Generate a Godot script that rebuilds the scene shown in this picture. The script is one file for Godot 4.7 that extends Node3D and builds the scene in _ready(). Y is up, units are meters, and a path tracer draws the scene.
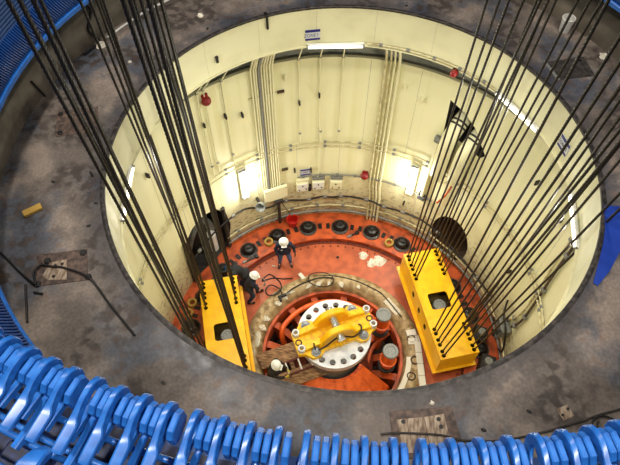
extends Node3D
# A hydro-electric turbine pit seen from the top of the generator stator. Units are metres, the pit axis is the y axis, the generator floor is y = 0.

const RIM := 4.2        # radius of the opening in the floor
const LINER := 5.04     # radius of the steel pit liner below the floor
const STW := 5.9        # radius of the concrete wall under the stator
const FLANGE_Y := -8.74
const DECK_Y := -9.0

var M := {}
var used := {}
var rng := RandomNumberGenerator.new()

# ------------------------------------------------------------------ naming
func numbered(called: String) -> String:
	if not used.has(called):
		used[called] = 0
		return called
	used[called] += 1
	return "%s_%03d" % [called, used[called]]

func tag(o: Node, label := "", category := "", group := "", kind := "") -> Node:
	if label: o.set_meta("label", label)
	if category: o.set_meta("category", category)
	if group: o.set_meta("group", group)
	if kind: o.set_meta("kind", kind)
	return o

func thing(called: String, label: String, category: String, at := Vector3.ZERO, turn := 0.0, group := "") -> Node3D:
	var o := Node3D.new()
	o.name = numbered(called)
	add_child(o, true)
	o.position = at
	o.rotation.y = turn
	tag(o, label, category, group)
	return o

func part(called: String, m: Mesh, mat: Material, parent: Node, xf := Transform3D()) -> MeshInstance3D:
	var o := MeshInstance3D.new()
	o.name = numbered(called) if parent == self else called
	o.mesh = m
	o.material_override = mat
	o.transform = xf
	parent.add_child(o, true)
	return o

func build(called: String, st: SurfaceTool, mat: Material, parent: Node, xf := Transform3D()) -> MeshInstance3D:
	return part(called, done(st), mat, parent, xf)

func single(called: String, st: SurfaceTool, mat: Material, label: String, category: String, at := Vector3.ZERO, turn := 0.0, group := "") -> MeshInstance3D:
	var o := build(called, st, mat, self, Transform3D(Basis(Vector3.UP, turn), at))
	tag(o, label, category, group)
	return o

func struct(called: String, st: SurfaceTool, mat: Material) -> MeshInstance3D:
	var o := build(called, st, mat, self)
	o.set_meta("kind", "structure")
	return o

# ------------------------------------------------------------------ mesh helpers (faces are given counter-clockwise seen from outside)
func mb() -> SurfaceTool:
	var st := SurfaceTool.new()
	st.begin(Mesh.PRIMITIVE_TRIANGLES)
	return st

func done(st: SurfaceTool) -> ArrayMesh:
	st.generate_normals()
	st.index()
	return st.commit()

func tri(st: SurfaceTool, a: Vector3, b: Vector3, c: Vector3, sg := -1, ua := Vector2.ZERO, ub := Vector2.ZERO, uc := Vector2.ZERO) -> void:
	st.set_smooth_group(sg); st.set_uv(ua); st.add_vertex(a)
	st.set_smooth_group(sg); st.set_uv(uc); st.add_vertex(c)
	st.set_smooth_group(sg); st.set_uv(ub); st.add_vertex(b)

func quad(st: SurfaceTool, a: Vector3, b: Vector3, c: Vector3, d: Vector3, sg := -1, ua := Vector2.ZERO, ub := Vector2.ZERO, uc := Vector2.ZERO, ud := Vector2.ZERO) -> void:
	tri(st, a, b, c, sg, ua, ub, uc)
	tri(st, a, c, d, sg, ua, uc, ud)

func pol(deg: float, r: float, y: float) -> Vector3:
	var a := deg_to_rad(deg)
	return Vector3(r * cos(a), y, r * sin(a))

# frame at a point on a wall of radius r: x = along the wall, y = up, z = towards the pit axis
func wall_xf(deg: float, r: float, y: float) -> Transform3D:
	var p := pol(deg, r, y)
	var z := Vector3(-p.x, 0, -p.z).normalized()
	return Transform3D(Basis(Vector3.UP.cross(z), Vector3.UP, z), p)

# a quad of a convex body, turned so that it faces away from the body's centre
func quad_out(st: SurfaceTool, mid: Vector3, a: Vector3, b: Vector3, c: Vector3, d: Vector3) -> void:
	if (b - a).cross(d - a).dot((a + b + c + d) * 0.25 - mid) < 0: quad(st, a, d, c, b)
	else: quad(st, a, b, c, d)

# a box of size s with chamfered edges
func box(st: SurfaceTool, xf: Transform3D, s: Vector3, b := 0.0) -> void:
	var h := s * 0.5
	b = minf(b, minf(h.x, minf(h.y, h.z)) * 0.9)
	var k := h - Vector3(b, b, b)
	var mid := xf.origin
	for ax in 3:
		var u := (ax + 1) % 3
		var v := (ax + 2) % 3
		for sg in [-1.0, 1.0]:
			var pts: Array[Vector3] = []
			for q in [[-1, -1], [1, -1], [1, 1], [-1, 1]]:
				var p := Vector3.ZERO
				p[ax] = sg * h[ax]; p[u] = q[0] * k[u]; p[v] = q[1] * k[v]
				pts.append(xf * p)
			quad_out(st, mid, pts[0], pts[1], pts[2], pts[3])
		if b > 0.0:
			for su in [-1.0, 1.0]:
				for sv in [-1.0, 1.0]:
					var a1 := Vector3.ZERO; var b1 := Vector3.ZERO
					a1[ax] = -k[ax]; a1[u] = su * h[u]; a1[v] = sv * k[v]
					b1[ax] = -k[ax]; b1[u] = su * k[u]; b1[v] = sv * h[v]
					var a2 := a1; var b2 := b1
					a2[ax] = k[ax]; b2[ax] = k[ax]
					quad_out(st, mid, xf * a1, xf * b1, xf * b2, xf * a2)
	if b > 0.0:
		for sx in [-1.0, 1.0]:
			for sy in [-1.0, 1.0]:
				for sz in [-1.0, 1.0]:
					var p1 := xf * Vector3(sx * h.x, sy * k.y, sz * k.z)
					var p2 := xf * Vector3(sx * k.x, sy * h.y, sz * k.z)
					var p3 := xf * Vector3(sx * k.x, sy * k.y, sz * h.z)
					if sx * sy * sz > 0: tri(st, p1, p2, p3)
					else: tri(st, p1, p3, p2)

func bx(st: SurfaceTool, at: Vector3, s: Vector3, b := 0.0, turn := 0.0) -> void:
	box(st, Transform3D(Basis(Vector3.UP, turn), at), s, b)

# revolve an (r, y) profile; profile runs so that the outside lies to the right when walking along it upwards
func lathe(st: SurfaceTool, prof: Array, seg := 32, a0 := 0.0, a1 := 360.0, xf := Transform3D(), smooth := false) -> void:
	for i in seg:
		var t0 := deg_to_rad(lerpf(a0, a1, float(i) / seg))
		var t1 := deg_to_rad(lerpf(a0, a1, float(i + 1) / seg))
		var c0 := Vector3(cos(t0), 0, sin(t0)); var c1 := Vector3(cos(t1), 0, sin(t1))
		for j in prof.size() - 1:
			var p: Vector2 = prof[j]; var q: Vector2 = prof[j + 1]
			var sg := 1 if smooth else j + 2
			var A := xf * (c0 * p.x + Vector3.UP * p.y); var B := xf * (c1 * p.x + Vector3.UP * p.y)
			var C := xf * (c1 * q.x + Vector3.UP * q.y); var D := xf * (c0 * q.x + Vector3.UP * q.y)
			var u0 := float(i) / seg; var u1 := float(i + 1) / seg
			if p.x < 1e-6: tri(st, A, D, C, sg, Vector2(u0, p.y), Vector2(u0, q.y), Vector2(u1, q.y))
			elif q.x < 1e-6: tri(st, A, D, B, sg, Vector2(u0, p.y), Vector2(u0, q.y), Vector2(u1, p.y))
			else: quad(st, A, D, C, B, sg, Vector2(u0, p.y), Vector2(u0, q.y), Vector2(u1, q.y), Vector2(u1, p.y))

func cyl(st: SurfaceTool, at: Vector3, r: float, h: float, seg := 16, bevel := 0.0) -> void:
	var xf := Transform3D(Basis(), at)
	if bevel > 0: lathe(st, [Vector2(0, 0), Vector2(r, 0), Vector2(r, h - bevel), Vector2(r - bevel, h), Vector2(0, h)], seg, 0, 360, xf)
	else: lathe(st, [Vector2(0, 0), Vector2(r, 0), Vector2(r, h), Vector2(0, h)], seg, 0, 360, xf)

# a ring with a rectangular section
func ring(st: SurfaceTool, at: Vector3, r0: float, r1: float, h: float, seg := 24, b := 0.0) -> void:
	if b > 0: lathe(st, [Vector2(r0, 0), Vector2(r1, 0), Vector2(r1, h - b), Vector2(r1 - b, h), Vector2(r0 + b, h), Vector2(r0, h - b), Vector2(r0, 0)], seg, 0, 360, Transform3D(Basis(), at))
	else: lathe(st, [Vector2(r0, 0), Vector2(r1, 0), Vector2(r1, h), Vector2(r0, h), Vector2(r0, 0)], seg, 0, 360, Transform3D(Basis(), at))

# a round tube along points
func tube(st: SurfaceTool, pts: Array, rad, sides := 8, closed := false) -> void:
	var n := pts.size()
	var rings: Array = []
	var up := Vector3.ZERO
	for i in n:
		var a: Vector3 = pts[(i - 1 + n) % n] if closed else pts[maxi(i - 1, 0)]
		var b: Vector3 = pts[(i + 1) % n] if closed else pts[mini(i + 1, n - 1)]
		var d := (b - a).normalized()
		if up == Vector3.ZERO: up = Vector3.UP if absf(d.y) < 0.9 else Vector3.RIGHT
		var x := up.cross(d).normalized()
		up = d.cross(x).normalized()
		var r: float = rad[i] if rad is Array else rad
		var rg: Array = []
		for k in sides:
			var t := TAU * k / sides
			rg.append(pts[i] + (x * cos(t) + up * sin(t)) * r)
		rings.append(rg)
	for i in (n if closed else n - 1):
		var A: Array = rings[i]; var B: Array = rings[(i + 1) % n]
		for k in sides:
			var k2 := (k + 1) % sides
			quad(st, A[k], A[k2], B[k2], B[k], 1)
	if not closed:
		for k in range(1, sides - 1):
			tri(st, rings[0][0], rings[0][k + 1], rings[0][k])
			tri(st, rings[n - 1][0], rings[n - 1][k], rings[n - 1][k + 1])

# extrude a polygon (x, y) along z from z0 to z1; chamfer b on both rims
func prism(st: SurfaceTool, poly: PackedVector2Array, z0: float, z1: float, xf := Transform3D(), b := 0.0, smooth := false) -> void:
	if Geometry2D.is_polygon_clockwise(poly):
		poly.reverse()
	var inner := poly
	if b > 0:
		var o := Geometry2D.offset_polygon(poly, -b)
		if o.size() == 1 and o[0].size() >= 3:
			inner = o[0]
			if Geometry2D.is_polygon_clockwise(inner): inner.reverse()
	var n := poly.size()
	if b > 0 and inner.size() == n:
		# match the first corner
		var best := 0
		for i in n:
			if inner[i].distance_to(poly[0]) < inner[best].distance_to(poly[0]): best = i
		var rot := PackedVector2Array()
		for i in n: rot.append(inner[(i + best) % n])
		inner = rot
	else:
		inner = poly; b = 0.0
	var ids := Geometry2D.triangulate_polygon(inner)
	for k in range(0, ids.size(), 3):
		var p := inner[ids[k]]; var q := inner[ids[k + 1]]; var r := inner[ids[k + 2]]
		if (q - p).cross(r - p) < 0:
			var s := q; q = r; r = s
		tri(st, xf * Vector3(p.x, p.y, z1), xf * Vector3(q.x, q.y, z1), xf * Vector3(r.x, r.y, z1))
		tri(st, xf * Vector3(p.x, p.y, z0), xf * Vector3(r.x, r.y, z0), xf * Vector3(q.x, q.y, z0))
	var sg := 5 if smooth else -1
	for i in n:
		var j := (i + 1) % n
		var A := poly[i]; var B := poly[j]
		quad(st, xf * Vector3(A.x, A.y, z0 + b), xf * Vector3(B.x, B.y, z0 + b), xf * Vector3(B.x, B.y, z1 - b), xf * Vector3(A.x, A.y, z1 - b), sg)
		if b > 0:
			var a := inner[i]; var c := inner[j]
			quad(st, xf * Vector3(A.x, A.y, z1 - b), xf * Vector3(B.x, B.y, z1 - b), xf * Vector3(c.x, c.y, z1), xf * Vector3(a.x, a.y, z1))
			quad(st, xf * Vector3(a.x, a.y, z0), xf * Vector3(c.x, c.y, z0), xf * Vector3(B.x, B.y, z0 + b), xf * Vector3(A.x, A.y, z0 + b))

func ngon(n: int, r: float, turn := 0.0, sx := 1.0, sy := 1.0) -> PackedVector2Array:
	var p := PackedVector2Array()
	for i in n: p.append(Vector2(cos(TAU * i / n + turn) * r * sx, sin(TAU * i / n + turn) * r * sy))
	return p

func rounded(hx: float, hy: float, r: float, n := 4) -> PackedVector2Array:
	var p := PackedVector2Array()
	for c in [[1, 1, 0], [-1, 1, 1], [-1, -1, 2], [1, -1, 3]]:
		for i in n + 1:
			var t := (float(c[2]) + float(i) / n) * PI * 0.5
			p.append(Vector2(c[0] * (hx - r) + cos(t) * r, c[1] * (hy - r) + sin(t) * r))
	return p

func flat(at: Vector3) -> Transform3D:   # prism laid down: its z becomes up
	return Transform3D(Basis(Vector3.RIGHT, -PI / 2), at)

func arc(a0: float, a1: float, r: float, y: float, n: int, wob := 0.0, seed_ := 1) -> Array:
	var g := RandomNumberGenerator.new(); g.seed = seed_
	var out: Array = []
	for i in n + 1:
		out.append(pol(lerpf(a0, a1, float(i) / n), r + g.randf_range(-wob, wob) * 0.3, y + g.randf_range(-wob, wob)))
	return out

func smooth_path(pts: Array, n := 6) -> Array:
	var c := Curve3D.new()
	for i in pts.size():
		var a: Vector3 = pts[maxi(i - 1, 0)]; var b: Vector3 = pts[mini(i + 1, pts.size() - 1)]
		var d: Vector3 = (b - a) / 6.0
		c.add_point(pts[i], -d, d)
	var out: Array = []
	for i in pts.size() - 1:
		for k in n: out.append(c.sample(i, float(k) / n))
	out.append(pts[-1])
	return out

# ------------------------------------------------------------------ materials
func plain(c: Color, rough := 0.6, metal := 0.0) -> StandardMaterial3D:
	var m := StandardMaterial3D.new()
	m.albedo_color = c; m.roughness = rough; m.metallic = metal
	return m

func mottled(cols: Array, freq: float, rough := 0.6, metal := 0.0, scale := 0.5, sd := 1, world := true) -> StandardMaterial3D:
	var n := FastNoiseLite.new()
	n.seed = sd; n.frequency = freq; n.fractal_octaves = 5; n.noise_type = FastNoiseLite.TYPE_SIMPLEX_SMOOTH
	var t := NoiseTexture2D.new()
	t.width = 256; t.height = 256; t.seamless = true; t.noise = n
	var g := Gradient.new()
	var offs := PackedFloat32Array(); var cc := PackedColorArray()
	for i in cols.size():
		offs.append(0.2 + 0.6 * i / maxf(cols.size() - 1, 1)); cc.append(cols[i])
	g.offsets = offs; g.colors = cc
	t.color_ramp = g
	var m := StandardMaterial3D.new()
	m.albedo_texture = t; m.roughness = rough; m.metallic = metal
	m.uv1_triplanar = true; m.uv1_world_triplanar = world
	m.uv1_scale = Vector3.ONE * scale
	return m

func lum(n: FastNoiseLite, w: int, h: int) -> PackedByteArray:
	var im := n.get_seamless_image(w, h)
	im.convert(Image.FORMAT_L8)
	return im.get_data()

func fnoise(sd: int, freq: float, oct := 5) -> FastNoiseLite:
	var n := FastNoiseLite.new()
	n.seed = sd; n.frequency = freq; n.fractal_octaves = oct; n.noise_type = FastNoiseLite.TYPE_SIMPLEX_SMOOTH
	return n

func sstep(a: float, b: float, x: float) -> float:
	var t := clampf((x - a) / (b - a), 0, 1)
	return t * t * (3 - 2 * t)

# worn concrete of the generator floor: brown-grey slab, damp blue-grey patches, pale scuffs, fine grit
func floor_texture() -> Array:
	var w := 1024
	var n1 := lum(fnoise(11, 0.006, 5), w, w)
	var n2 := lum(fnoise(27, 0.009, 5), w, w)
	var n3 := lum(fnoise(5, 0.05, 4), w, w)
	var n4 := lum(fnoise(71, 0.2, 2), w, w)
	var px := PackedByteArray(); px.resize(w * w * 3)
	var rg := PackedByteArray(); rg.resize(w * w)
	for i in w * w:
		var a := n1[i] / 255.0; var b := n2[i] / 255.0; var c := n3[i] / 255.0; var d := n4[i] / 255.0
		var x := ((i % w) / float(w) - 0.5) * 13.0
		var z := ((i / w) / float(w) - 0.5) * 13.0
		var blue := sstep(0.42, 0.66, a) * 0.85
		var pale := sstep(0.52, 0.75, b) * (0.45 + 0.55 * c)
		var dark := sstep(0.55, 0.25, b) * sstep(0.35, 0.65, c)
		var r := 0.385; var g := 0.352; var bl := 0.33
		r = lerpf(r, 0.285, blue); g = lerpf(g, 0.305, blue); bl = lerpf(bl, 0.35, blue)
		r = lerpf(r, 0.56, pale * 0.8); g = lerpf(g, 0.51, pale * 0.8); bl = lerpf(bl, 0.47, pale * 0.8)
		r = lerpf(r, 0.17, dark * 0.75); g = lerpf(g, 0.145, dark * 0.75); bl = lerpf(bl, 0.135, dark * 0.75)
		var rad := sqrt(x * x + z * z)
		var rust := sstep(0.6, 0.8, c) * sstep(0.4, 0.6, a) * 0.35
		r = lerpf(r, 0.36, rust); g = lerpf(g, 0.24, rust); bl = lerpf(bl, 0.17, rust)
		var wet := sstep(4.62, 4.3, rad + (c - 0.5) * 0.35) * 0.45     # grimy strip along the rim
		r = lerpf(r, 0.19, wet); g = lerpf(g, 0.19, wet); bl = lerpf(bl, 0.215, wet)
		var k := 0.86 + 0.28 * d
		px[i * 3] = clampi(int(r * k * 255), 0, 255); px[i * 3 + 1] = clampi(int(g * k * 255), 0, 255); px[i * 3 + 2] = clampi(int(bl * k * 255), 0, 255)
		rg[i] = clampi(int((0.62 - 0.25 * blue - 0.1 * wet + 0.2 * (c - 0.5)) * 255), 60, 255)
	return [ImageTexture.create_from_image(Image.create_from_data(w, w, false, Image.FORMAT_RGB8, px)), ImageTexture.create_from_image(Image.create_from_data(w, w, false, Image.FORMAT_L8, rg))]

# painted steel of the liner, unrolled: u runs round the pit, v from -0.9 m (top) down to -9 m
func liner_texture() -> ImageTexture:
	var w := 1536; var h := 512
	var big := lum(fnoise(3, 0.012, 4), w, h)
	var fine := lum(fnoise(8, 0.09, 3), w, h)
	var sn := fnoise(44, 0.06, 3)
	var streak := PackedFloat32Array(); streak.resize(w)
	for i in w: streak[i] = sn.get_noise_2d(i, 0.0) * 0.5 + 0.5
	var px := PackedByteArray(); px.resize(w * h * 3)
	for i in w * h:
		var y := -0.9 - 8.1 * float(i / w) / h
		var a := big[i] / 255.0; var b := fine[i] / 255.0
		var s := streak[i % w]
		var r := 0.905; var g := 0.898; var bl := 0.745
		var st := sstep(0.52, 0.8, s) * (0.25 + 0.75 * a)
		r -= 0.04 * st; g -= 0.045 * st; bl -= 0.08 * st
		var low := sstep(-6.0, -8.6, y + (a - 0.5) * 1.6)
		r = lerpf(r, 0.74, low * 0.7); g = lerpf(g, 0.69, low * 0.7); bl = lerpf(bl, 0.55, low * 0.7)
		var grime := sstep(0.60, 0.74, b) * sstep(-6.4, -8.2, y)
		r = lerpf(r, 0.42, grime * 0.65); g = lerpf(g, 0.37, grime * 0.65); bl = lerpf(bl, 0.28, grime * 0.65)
		var rust := sstep(0.62, 0.8, a) * sstep(-7.2, -8.6, y) * 0.45
		r = lerpf(r, 0.55, rust); g = lerpf(g, 0.33, rust); bl = lerpf(bl, 0.2, rust)
		px[i * 3] = clampi(int(r * 255), 0, 255); px[i * 3 + 1] = clampi(int(g * 255), 0, 255); px[i * 3 + 2] = clampi(int(bl * 255), 0, 255)
	return ImageTexture.create_from_image(Image.create_from_data(w, h, false, Image.FORMAT_RGB8, px))

func make_materials() -> void:
	var ft := floor_texture()
	var f := StandardMaterial3D.new()
	f.albedo_texture = ft[0]; f.roughness_texture = ft[1]; f.roughness = 1.0
	M.floor = f
	var l := StandardMaterial3D.new()
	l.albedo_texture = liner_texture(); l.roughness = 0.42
	M.liner = l
	M.band = mottled([Color(0.86, 0.845, 0.70), Color(0.895, 0.885, 0.735), Color(0.905, 0.895, 0.75)], 0.012, 0.45, 0, 0.35, 9)
	M.concrete = mottled([Color(0.28, 0.255, 0.22), Color(0.40, 0.37, 0.32), Color(0.46, 0.43, 0.375)], 0.02, 0.8, 0, 0.3, 4)
	M.greyconc = mottled([Color(0.5, 0.5, 0.47), Color(0.62, 0.62, 0.57), Color(0.7, 0.69, 0.63)], 0.02, 0.8, 0, 0.3, 14)
	M.orange = mottled([Color(0.54, 0.23, 0.10), Color(0.725, 0.31, 0.135), Color(0.77, 0.34, 0.155)], 0.014, 0.48, 0, 0.6, 21)
	M.deck = mottled([Color(0.61, 0.285, 0.165), Color(0.68, 0.325, 0.185), Color(0.72, 0.355, 0.205)], 0.014, 0.5, 0, 0.6, 22)
	M.bright_orange = mottled([Color(0.74, 0.28, 0.08), Color(0.87, 0.37, 0.12), Color(0.90, 0.40, 0.14)], 0.02, 0.4, 0, 0.8, 23)
	M.dark_orange = mottled([Color(0.20, 0.09, 0.05), Color(0.42, 0.15, 0.07), Color(0.5, 0.19, 0.09)], 0.03, 0.6, 0, 0.8, 24)
	M.yellow = mottled([Color(0.90, 0.66, 0.015), Color(0.94, 0.71, 0.015), Color(0.95, 0.735, 0.03)], 0.014, 0.38, 0, 0.6, 31)
	M.old_yellow = mottled([Color(0.80, 0.60, 0.06), Color(0.92, 0.72, 0.05), Color(0.94, 0.75, 0.05)], 0.02, 0.42, 0, 1.0, 32)
	M.blue = mottled([Color(0.12, 0.36, 0.68), Color(0.145, 0.41, 0.755), Color(0.17, 0.45, 0.79)], 0.03, 0.3, 0, 1.5, 41, false)
	M.blue.clearcoat_enabled = true; M.blue.clearcoat = 0.2; M.blue.clearcoat_roughness = 0.38
	M.core_blue = plain(Color(0.15, 0.31, 0.56), 0.5)
	M.dark_blue = mottled([Color(0.035, 0.07, 0.16), Color(0.05, 0.11, 0.26), Color(0.07, 0.16, 0.36)], 0.03, 0.5, 0, 1.5, 42)
	M.steel = mottled([Color(0.74, 0.755, 0.775), Color(0.80, 0.815, 0.835), Color(0.84, 0.85, 0.865)], 0.015, 0.4, 0.25, 0.8, 51)
	M.galv = mottled([Color(0.36, 0.37, 0.37), Color(0.50, 0.51, 0.50), Color(0.6, 0.6, 0.58)], 0.05, 0.5, 0.3, 2.0, 52)
	M.bolt = plain(Color(0.55, 0.57, 0.60), 0.35, 0.6)
	M.pin = plain(Color(0.78, 0.79, 0.80), 0.2, 0.9)
	M.black = plain(Color(0.03, 0.03, 0.032), 0.5)
	M.void = plain(Color(0.05, 0.045, 0.04), 0.9)
	M.rubber = plain(Color(0.05, 0.048, 0.05), 0.4)
	M.iron = mottled([Color(0.09, 0.085, 0.08), Color(0.15, 0.14, 0.135), Color(0.22, 0.2, 0.19)], 0.04, 0.5, 0.3, 2.0, 53)
	M.rope = plain(Color(0.125, 0.105, 0.10), 0.42, 0.2)
	M.tan = mottled([Color(0.42, 0.33, 0.20), Color(0.58, 0.48, 0.32), Color(0.66, 0.57, 0.41), Color(0.74, 0.67, 0.53)], 0.022, 0.6, 0, 0.7, 61)
	M.wood = mottled([Color(0.34, 0.23, 0.14), Color(0.52, 0.38, 0.25), Color(0.62, 0.48, 0.33)], 0.02, 0.75, 0, 1.0, 62)
	M.wood.uv1_scale = Vector3(0.6, 2.0, 2.5)
	M.cream = plain(Color(0.885, 0.87, 0.725), 0.45)
	M.stained = mottled([Color(0.60, 0.55, 0.40), Color(0.78, 0.745, 0.58), Color(0.86, 0.835, 0.68)], 0.03, 0.5, 0, 0.5, 63)
	M.white = plain(Color(0.88, 0.88, 0.86), 0.35)
	M.paper = plain(Color(0.85, 0.83, 0.77), 0.8)
	M.tape = mottled([Color(0.55, 0.5, 0.42), Color(0.8, 0.77, 0.69), Color(0.85, 0.83, 0.77)], 0.06, 0.7, 0, 1.5, 64)
	M.navy = plain(Color(0.10, 0.125, 0.215), 0.9)
	M.navy2 = plain(Color(0.10, 0.11, 0.17), 0.9)
	M.dark_shirt = plain(Color(0.13, 0.13, 0.145), 0.9)
	M.brown_shirt = plain(Color(0.13, 0.10, 0.09), 0.9)
	M.denim = plain(Color(0.30, 0.39, 0.56), 0.9)
	M.dark_denim = plain(Color(0.15, 0.18, 0.27), 0.9)
	M.boot = plain(Color(0.05, 0.04, 0.035), 0.7)
	M.skin = plain(Color(0.66, 0.45, 0.35), 0.55)
	M.glove_yellow = plain(Color(0.72, 0.62, 0.22), 0.8)
	M.glove_grey = plain(Color(0.40, 0.38, 0.35), 0.8)
	M.cap_blue = plain(Color(0.10, 0.26, 0.44), 0.8)
	M.hair = plain(Color(0.06, 0.045, 0.035), 0.7)
	M.eye = plain(Color(0.05, 0.04, 0.04), 0.3)
	M.lip = plain(Color(0.52, 0.28, 0.24), 0.5)
	M.red = plain(Color(0.50, 0.035, 0.05), 0.4)
	M.ladder_red = plain(Color(0.34, 0.10, 0.07), 0.6)
	M.bucket_red = plain(Color(0.70, 0.10, 0.05), 0.4)
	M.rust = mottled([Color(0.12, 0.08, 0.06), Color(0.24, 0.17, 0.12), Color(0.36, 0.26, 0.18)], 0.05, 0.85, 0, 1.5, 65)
	M.plate_pale = mottled([Color(0.40, 0.33, 0.27), Color(0.56, 0.49, 0.42), Color(0.66, 0.60, 0.53)], 0.02, 0.7, 0, 0.9, 66)
	M.plate_pale.uv1_scale = Vector3(3.0, 1.0, 0.7)
	M.plate_brown = mottled([Color(0.20, 0.16, 0.14), Color(0.30, 0.24, 0.21), Color(0.38, 0.31, 0.27)], 0.03, 0.6, 0, 1.0, 67)
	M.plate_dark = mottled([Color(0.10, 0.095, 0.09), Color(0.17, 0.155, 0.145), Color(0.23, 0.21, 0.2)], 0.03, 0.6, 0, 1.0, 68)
	M.nosing = mottled([Color(0.11, 0.10, 0.10), Color(0.18, 0.165, 0.16), Color(0.30, 0.275, 0.26)], 0.03, 0.5, 0.1, 1.0, 69)
	M.shaded_yellow = plain(Color(0.36, 0.29, 0.10), 0.7)  # darker copy of the beam yellow, shade inside the hollow painted in
	M.dimmed_blue = mottled([Color(0.07, 0.21, 0.44), Color(0.09, 0.26, 0.54), Color(0.11, 0.30, 0.58)], 0.03, 0.4, 0, 1.5, 43)  # darker copy of the stator blue, dim light on the lower bars painted in
	M.tarp = plain(Color(0.075, 0.22, 0.60), 0.4)
	M.sign = plain(Color(0.82, 0.83, 0.86), 0.5)
	M.sign_blue = plain(Color(0.10, 0.12, 0.45), 0.5)
	M.print_grey = plain(Color(0.25, 0.27, 0.36), 0.6)
	M.straw = plain(Color(0.66, 0.53, 0.24), 0.8)
	M.olive = plain(Color(0.35, 0.37, 0.28), 0.7)
	var e := StandardMaterial3D.new()
	e.albedo_color = Color(0.95, 0.95, 0.9); e.emission_enabled = true; e.emission = Color(1.0, 0.97, 0.88); e.emission_energy_multiplier = 3.2
	M.glow = e

# ------------------------------------------------------------------ light
func area(called: String, at: Vector3, towards: Vector3, size: Vector2, energy: float, col: Color) -> void:
	var a := AreaLight3D.new()
	a.name = numbered(called)
	add_child(a, true)
	a.area_size = size
	a.light_energy = energy; a.light_color = col
	a.shadow_enabled = true
	a.area_range = 60.0 if "area_range" in a else 0.0
	var up := Vector3.UP if absf(towards.normalized().y) < 0.9 else Vector3.FORWARD
	a.look_at_from_position(at, at + towards, up)

# ------------------------------------------------------------------ main
func _ready() -> void:
	rng.seed = 7
	# camera
	var cam := Camera3D.new()
	cam.name = "camera"
	add_child(cam)
	var fw := Vector3(-0.05964365, -0.83064454, -0.55359939)
	var rt := Vector3(0.99400374, 0.00149553, -0.10933586)
	var up := rt.cross(fw).normalized()
	rt = fw.cross(up).normalized()
	cam.transform = Transform3D(Basis(rt, up, -fw.normalized()), Vector3(0, 7.2901, 6.5953))
	cam.fov = 45.214
	cam.current = true
	# the dim hall above
	var env := Environment.new()
	env.background_mode = Environment.BG_COLOR
	env.background_color = Color(0.34, 0.36, 0.40)
	env.background_energy_multiplier = 0.55
	env.tonemap_mode = Environment.TONE_MAPPER_LINEAR
	env.tonemap_exposure = 1.0
	env.sdfgi_enabled = true; env.ssao_enabled = true; env.ssil_enabled = true
	var we := WorldEnvironment.new()
	we.name = "world_environment"
	we.environment = env
	add_child(we)
	# high-bay lamps of the hall, far above the frame
	for q in [[-5, 8, 180.0], [5, 8, 165.0], [-5, -3, 140.0], [5, -3, 75.0]]:
		area("hall_lamp_light", Vector3(q[0], 17, q[1]), Vector3.DOWN, Vector2(1.2, 1.2), q[2], Color(1.0, 0.96, 0.90))
	make_materials()
	make_structure()
	make_stator()
	make_head_cover()
	make_shaft_and_clevis()
	make_beams_and_ropes()
	make_tubes()
	make_wall_fittings()
	make_floor_items()
	make_pit_items()
	make_people()

# ------------------------------------------------------------------ the setting
func openings() -> Array:   # holes in the liner as (degrees, height) outlines
	var door := PackedVector2Array([Vector2(-159.5, -8.72), Vector2(-159.5, -7.5), Vector2(-157.5, -6.75), Vector2(-153, -6.45), Vector2(-147, -6.35), Vector2(-141.5, -6.5), Vector2(-138, -7.0), Vector2(-137, -7.7), Vector2(-139.5, -8.72)])
	var hole := PackedVector2Array()
	for i in 20: hole.append(Vector2(-47.2 + 8.2 * cos(TAU * i / 20), -7.75 + 0.98 * sin(TAU * i / 20)))
	var arch := PackedVector2Array([Vector2(-61.6, -2.62), Vector2(-56.5, -2.80), Vector2(-52.0, -3.08), Vector2(-46.0, -3.72), Vector2(-47.5, -3.9), Vector2(-52, -3.8), Vector2(-56.5, -3.75), Vector2(-61.0, -3.75)])
	return [door, hole, arch]

func liner_tier(wall: Node, y0: float, y1: float, holes: Array, off: float) -> void:
	for p in 24:
		var st := mb()
		var g0 := p * 15.0 - 180.0 + off + 0.035
		for k in 5:
			var a0 := g0 + k * 2.986
			var a1 := g0 + (k + 1) * 2.986
			var polys: Array = [PackedVector2Array([Vector2(a0, y0), Vector2(a1, y0), Vector2(a1, y1), Vector2(a0, y1)])]
			for h in holes:
				var nxt: Array = []
				for q in polys: nxt.append_array(Geometry2D.clip_polygons(q, h))
				polys = nxt
			for q: PackedVector2Array in polys:
				var ids := Geometry2D.triangulate_polygon(q)
				for t in range(0, ids.size(), 3):
					var A := q[ids[t]]; var B := q[ids[t + 1]]; var C := q[ids[t + 2]]
					if (B - A).cross(C - A) < 0:
						var s := B; B = C; C = s
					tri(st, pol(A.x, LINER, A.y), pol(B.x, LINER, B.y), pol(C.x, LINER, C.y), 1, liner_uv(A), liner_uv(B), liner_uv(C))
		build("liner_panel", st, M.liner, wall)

func liner_uv(p: Vector2) -> Vector2:
	return Vector2(p.x / 360.0 + 0.5, (-0.9 - p.y) / 8.1)

func niche(h: PackedVector2Array, depth: float) -> SurfaceTool:
	var st := mb()
	var n := h.size()
	for i in n:
		var A := h[i]; var B := h[(i + 1) % n]
		quad(st, pol(A.x, LINER, A.y), pol(B.x, LINER, B.y), pol(B.x, LINER + depth, B.y), pol(A.x, LINER + depth, A.y))
	var ids := Geometry2D.triangulate_polygon(h)
	for t in range(0, ids.size(), 3):
		tri(st, pol(h[ids[t]].x, LINER + depth, h[ids[t]].y), pol(h[ids[t + 1]].x, LINER + depth, h[ids[t + 1]].y), pol(h[ids[t + 2]].x, LINER + depth, h[ids[t + 2]].y))
	return st

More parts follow.
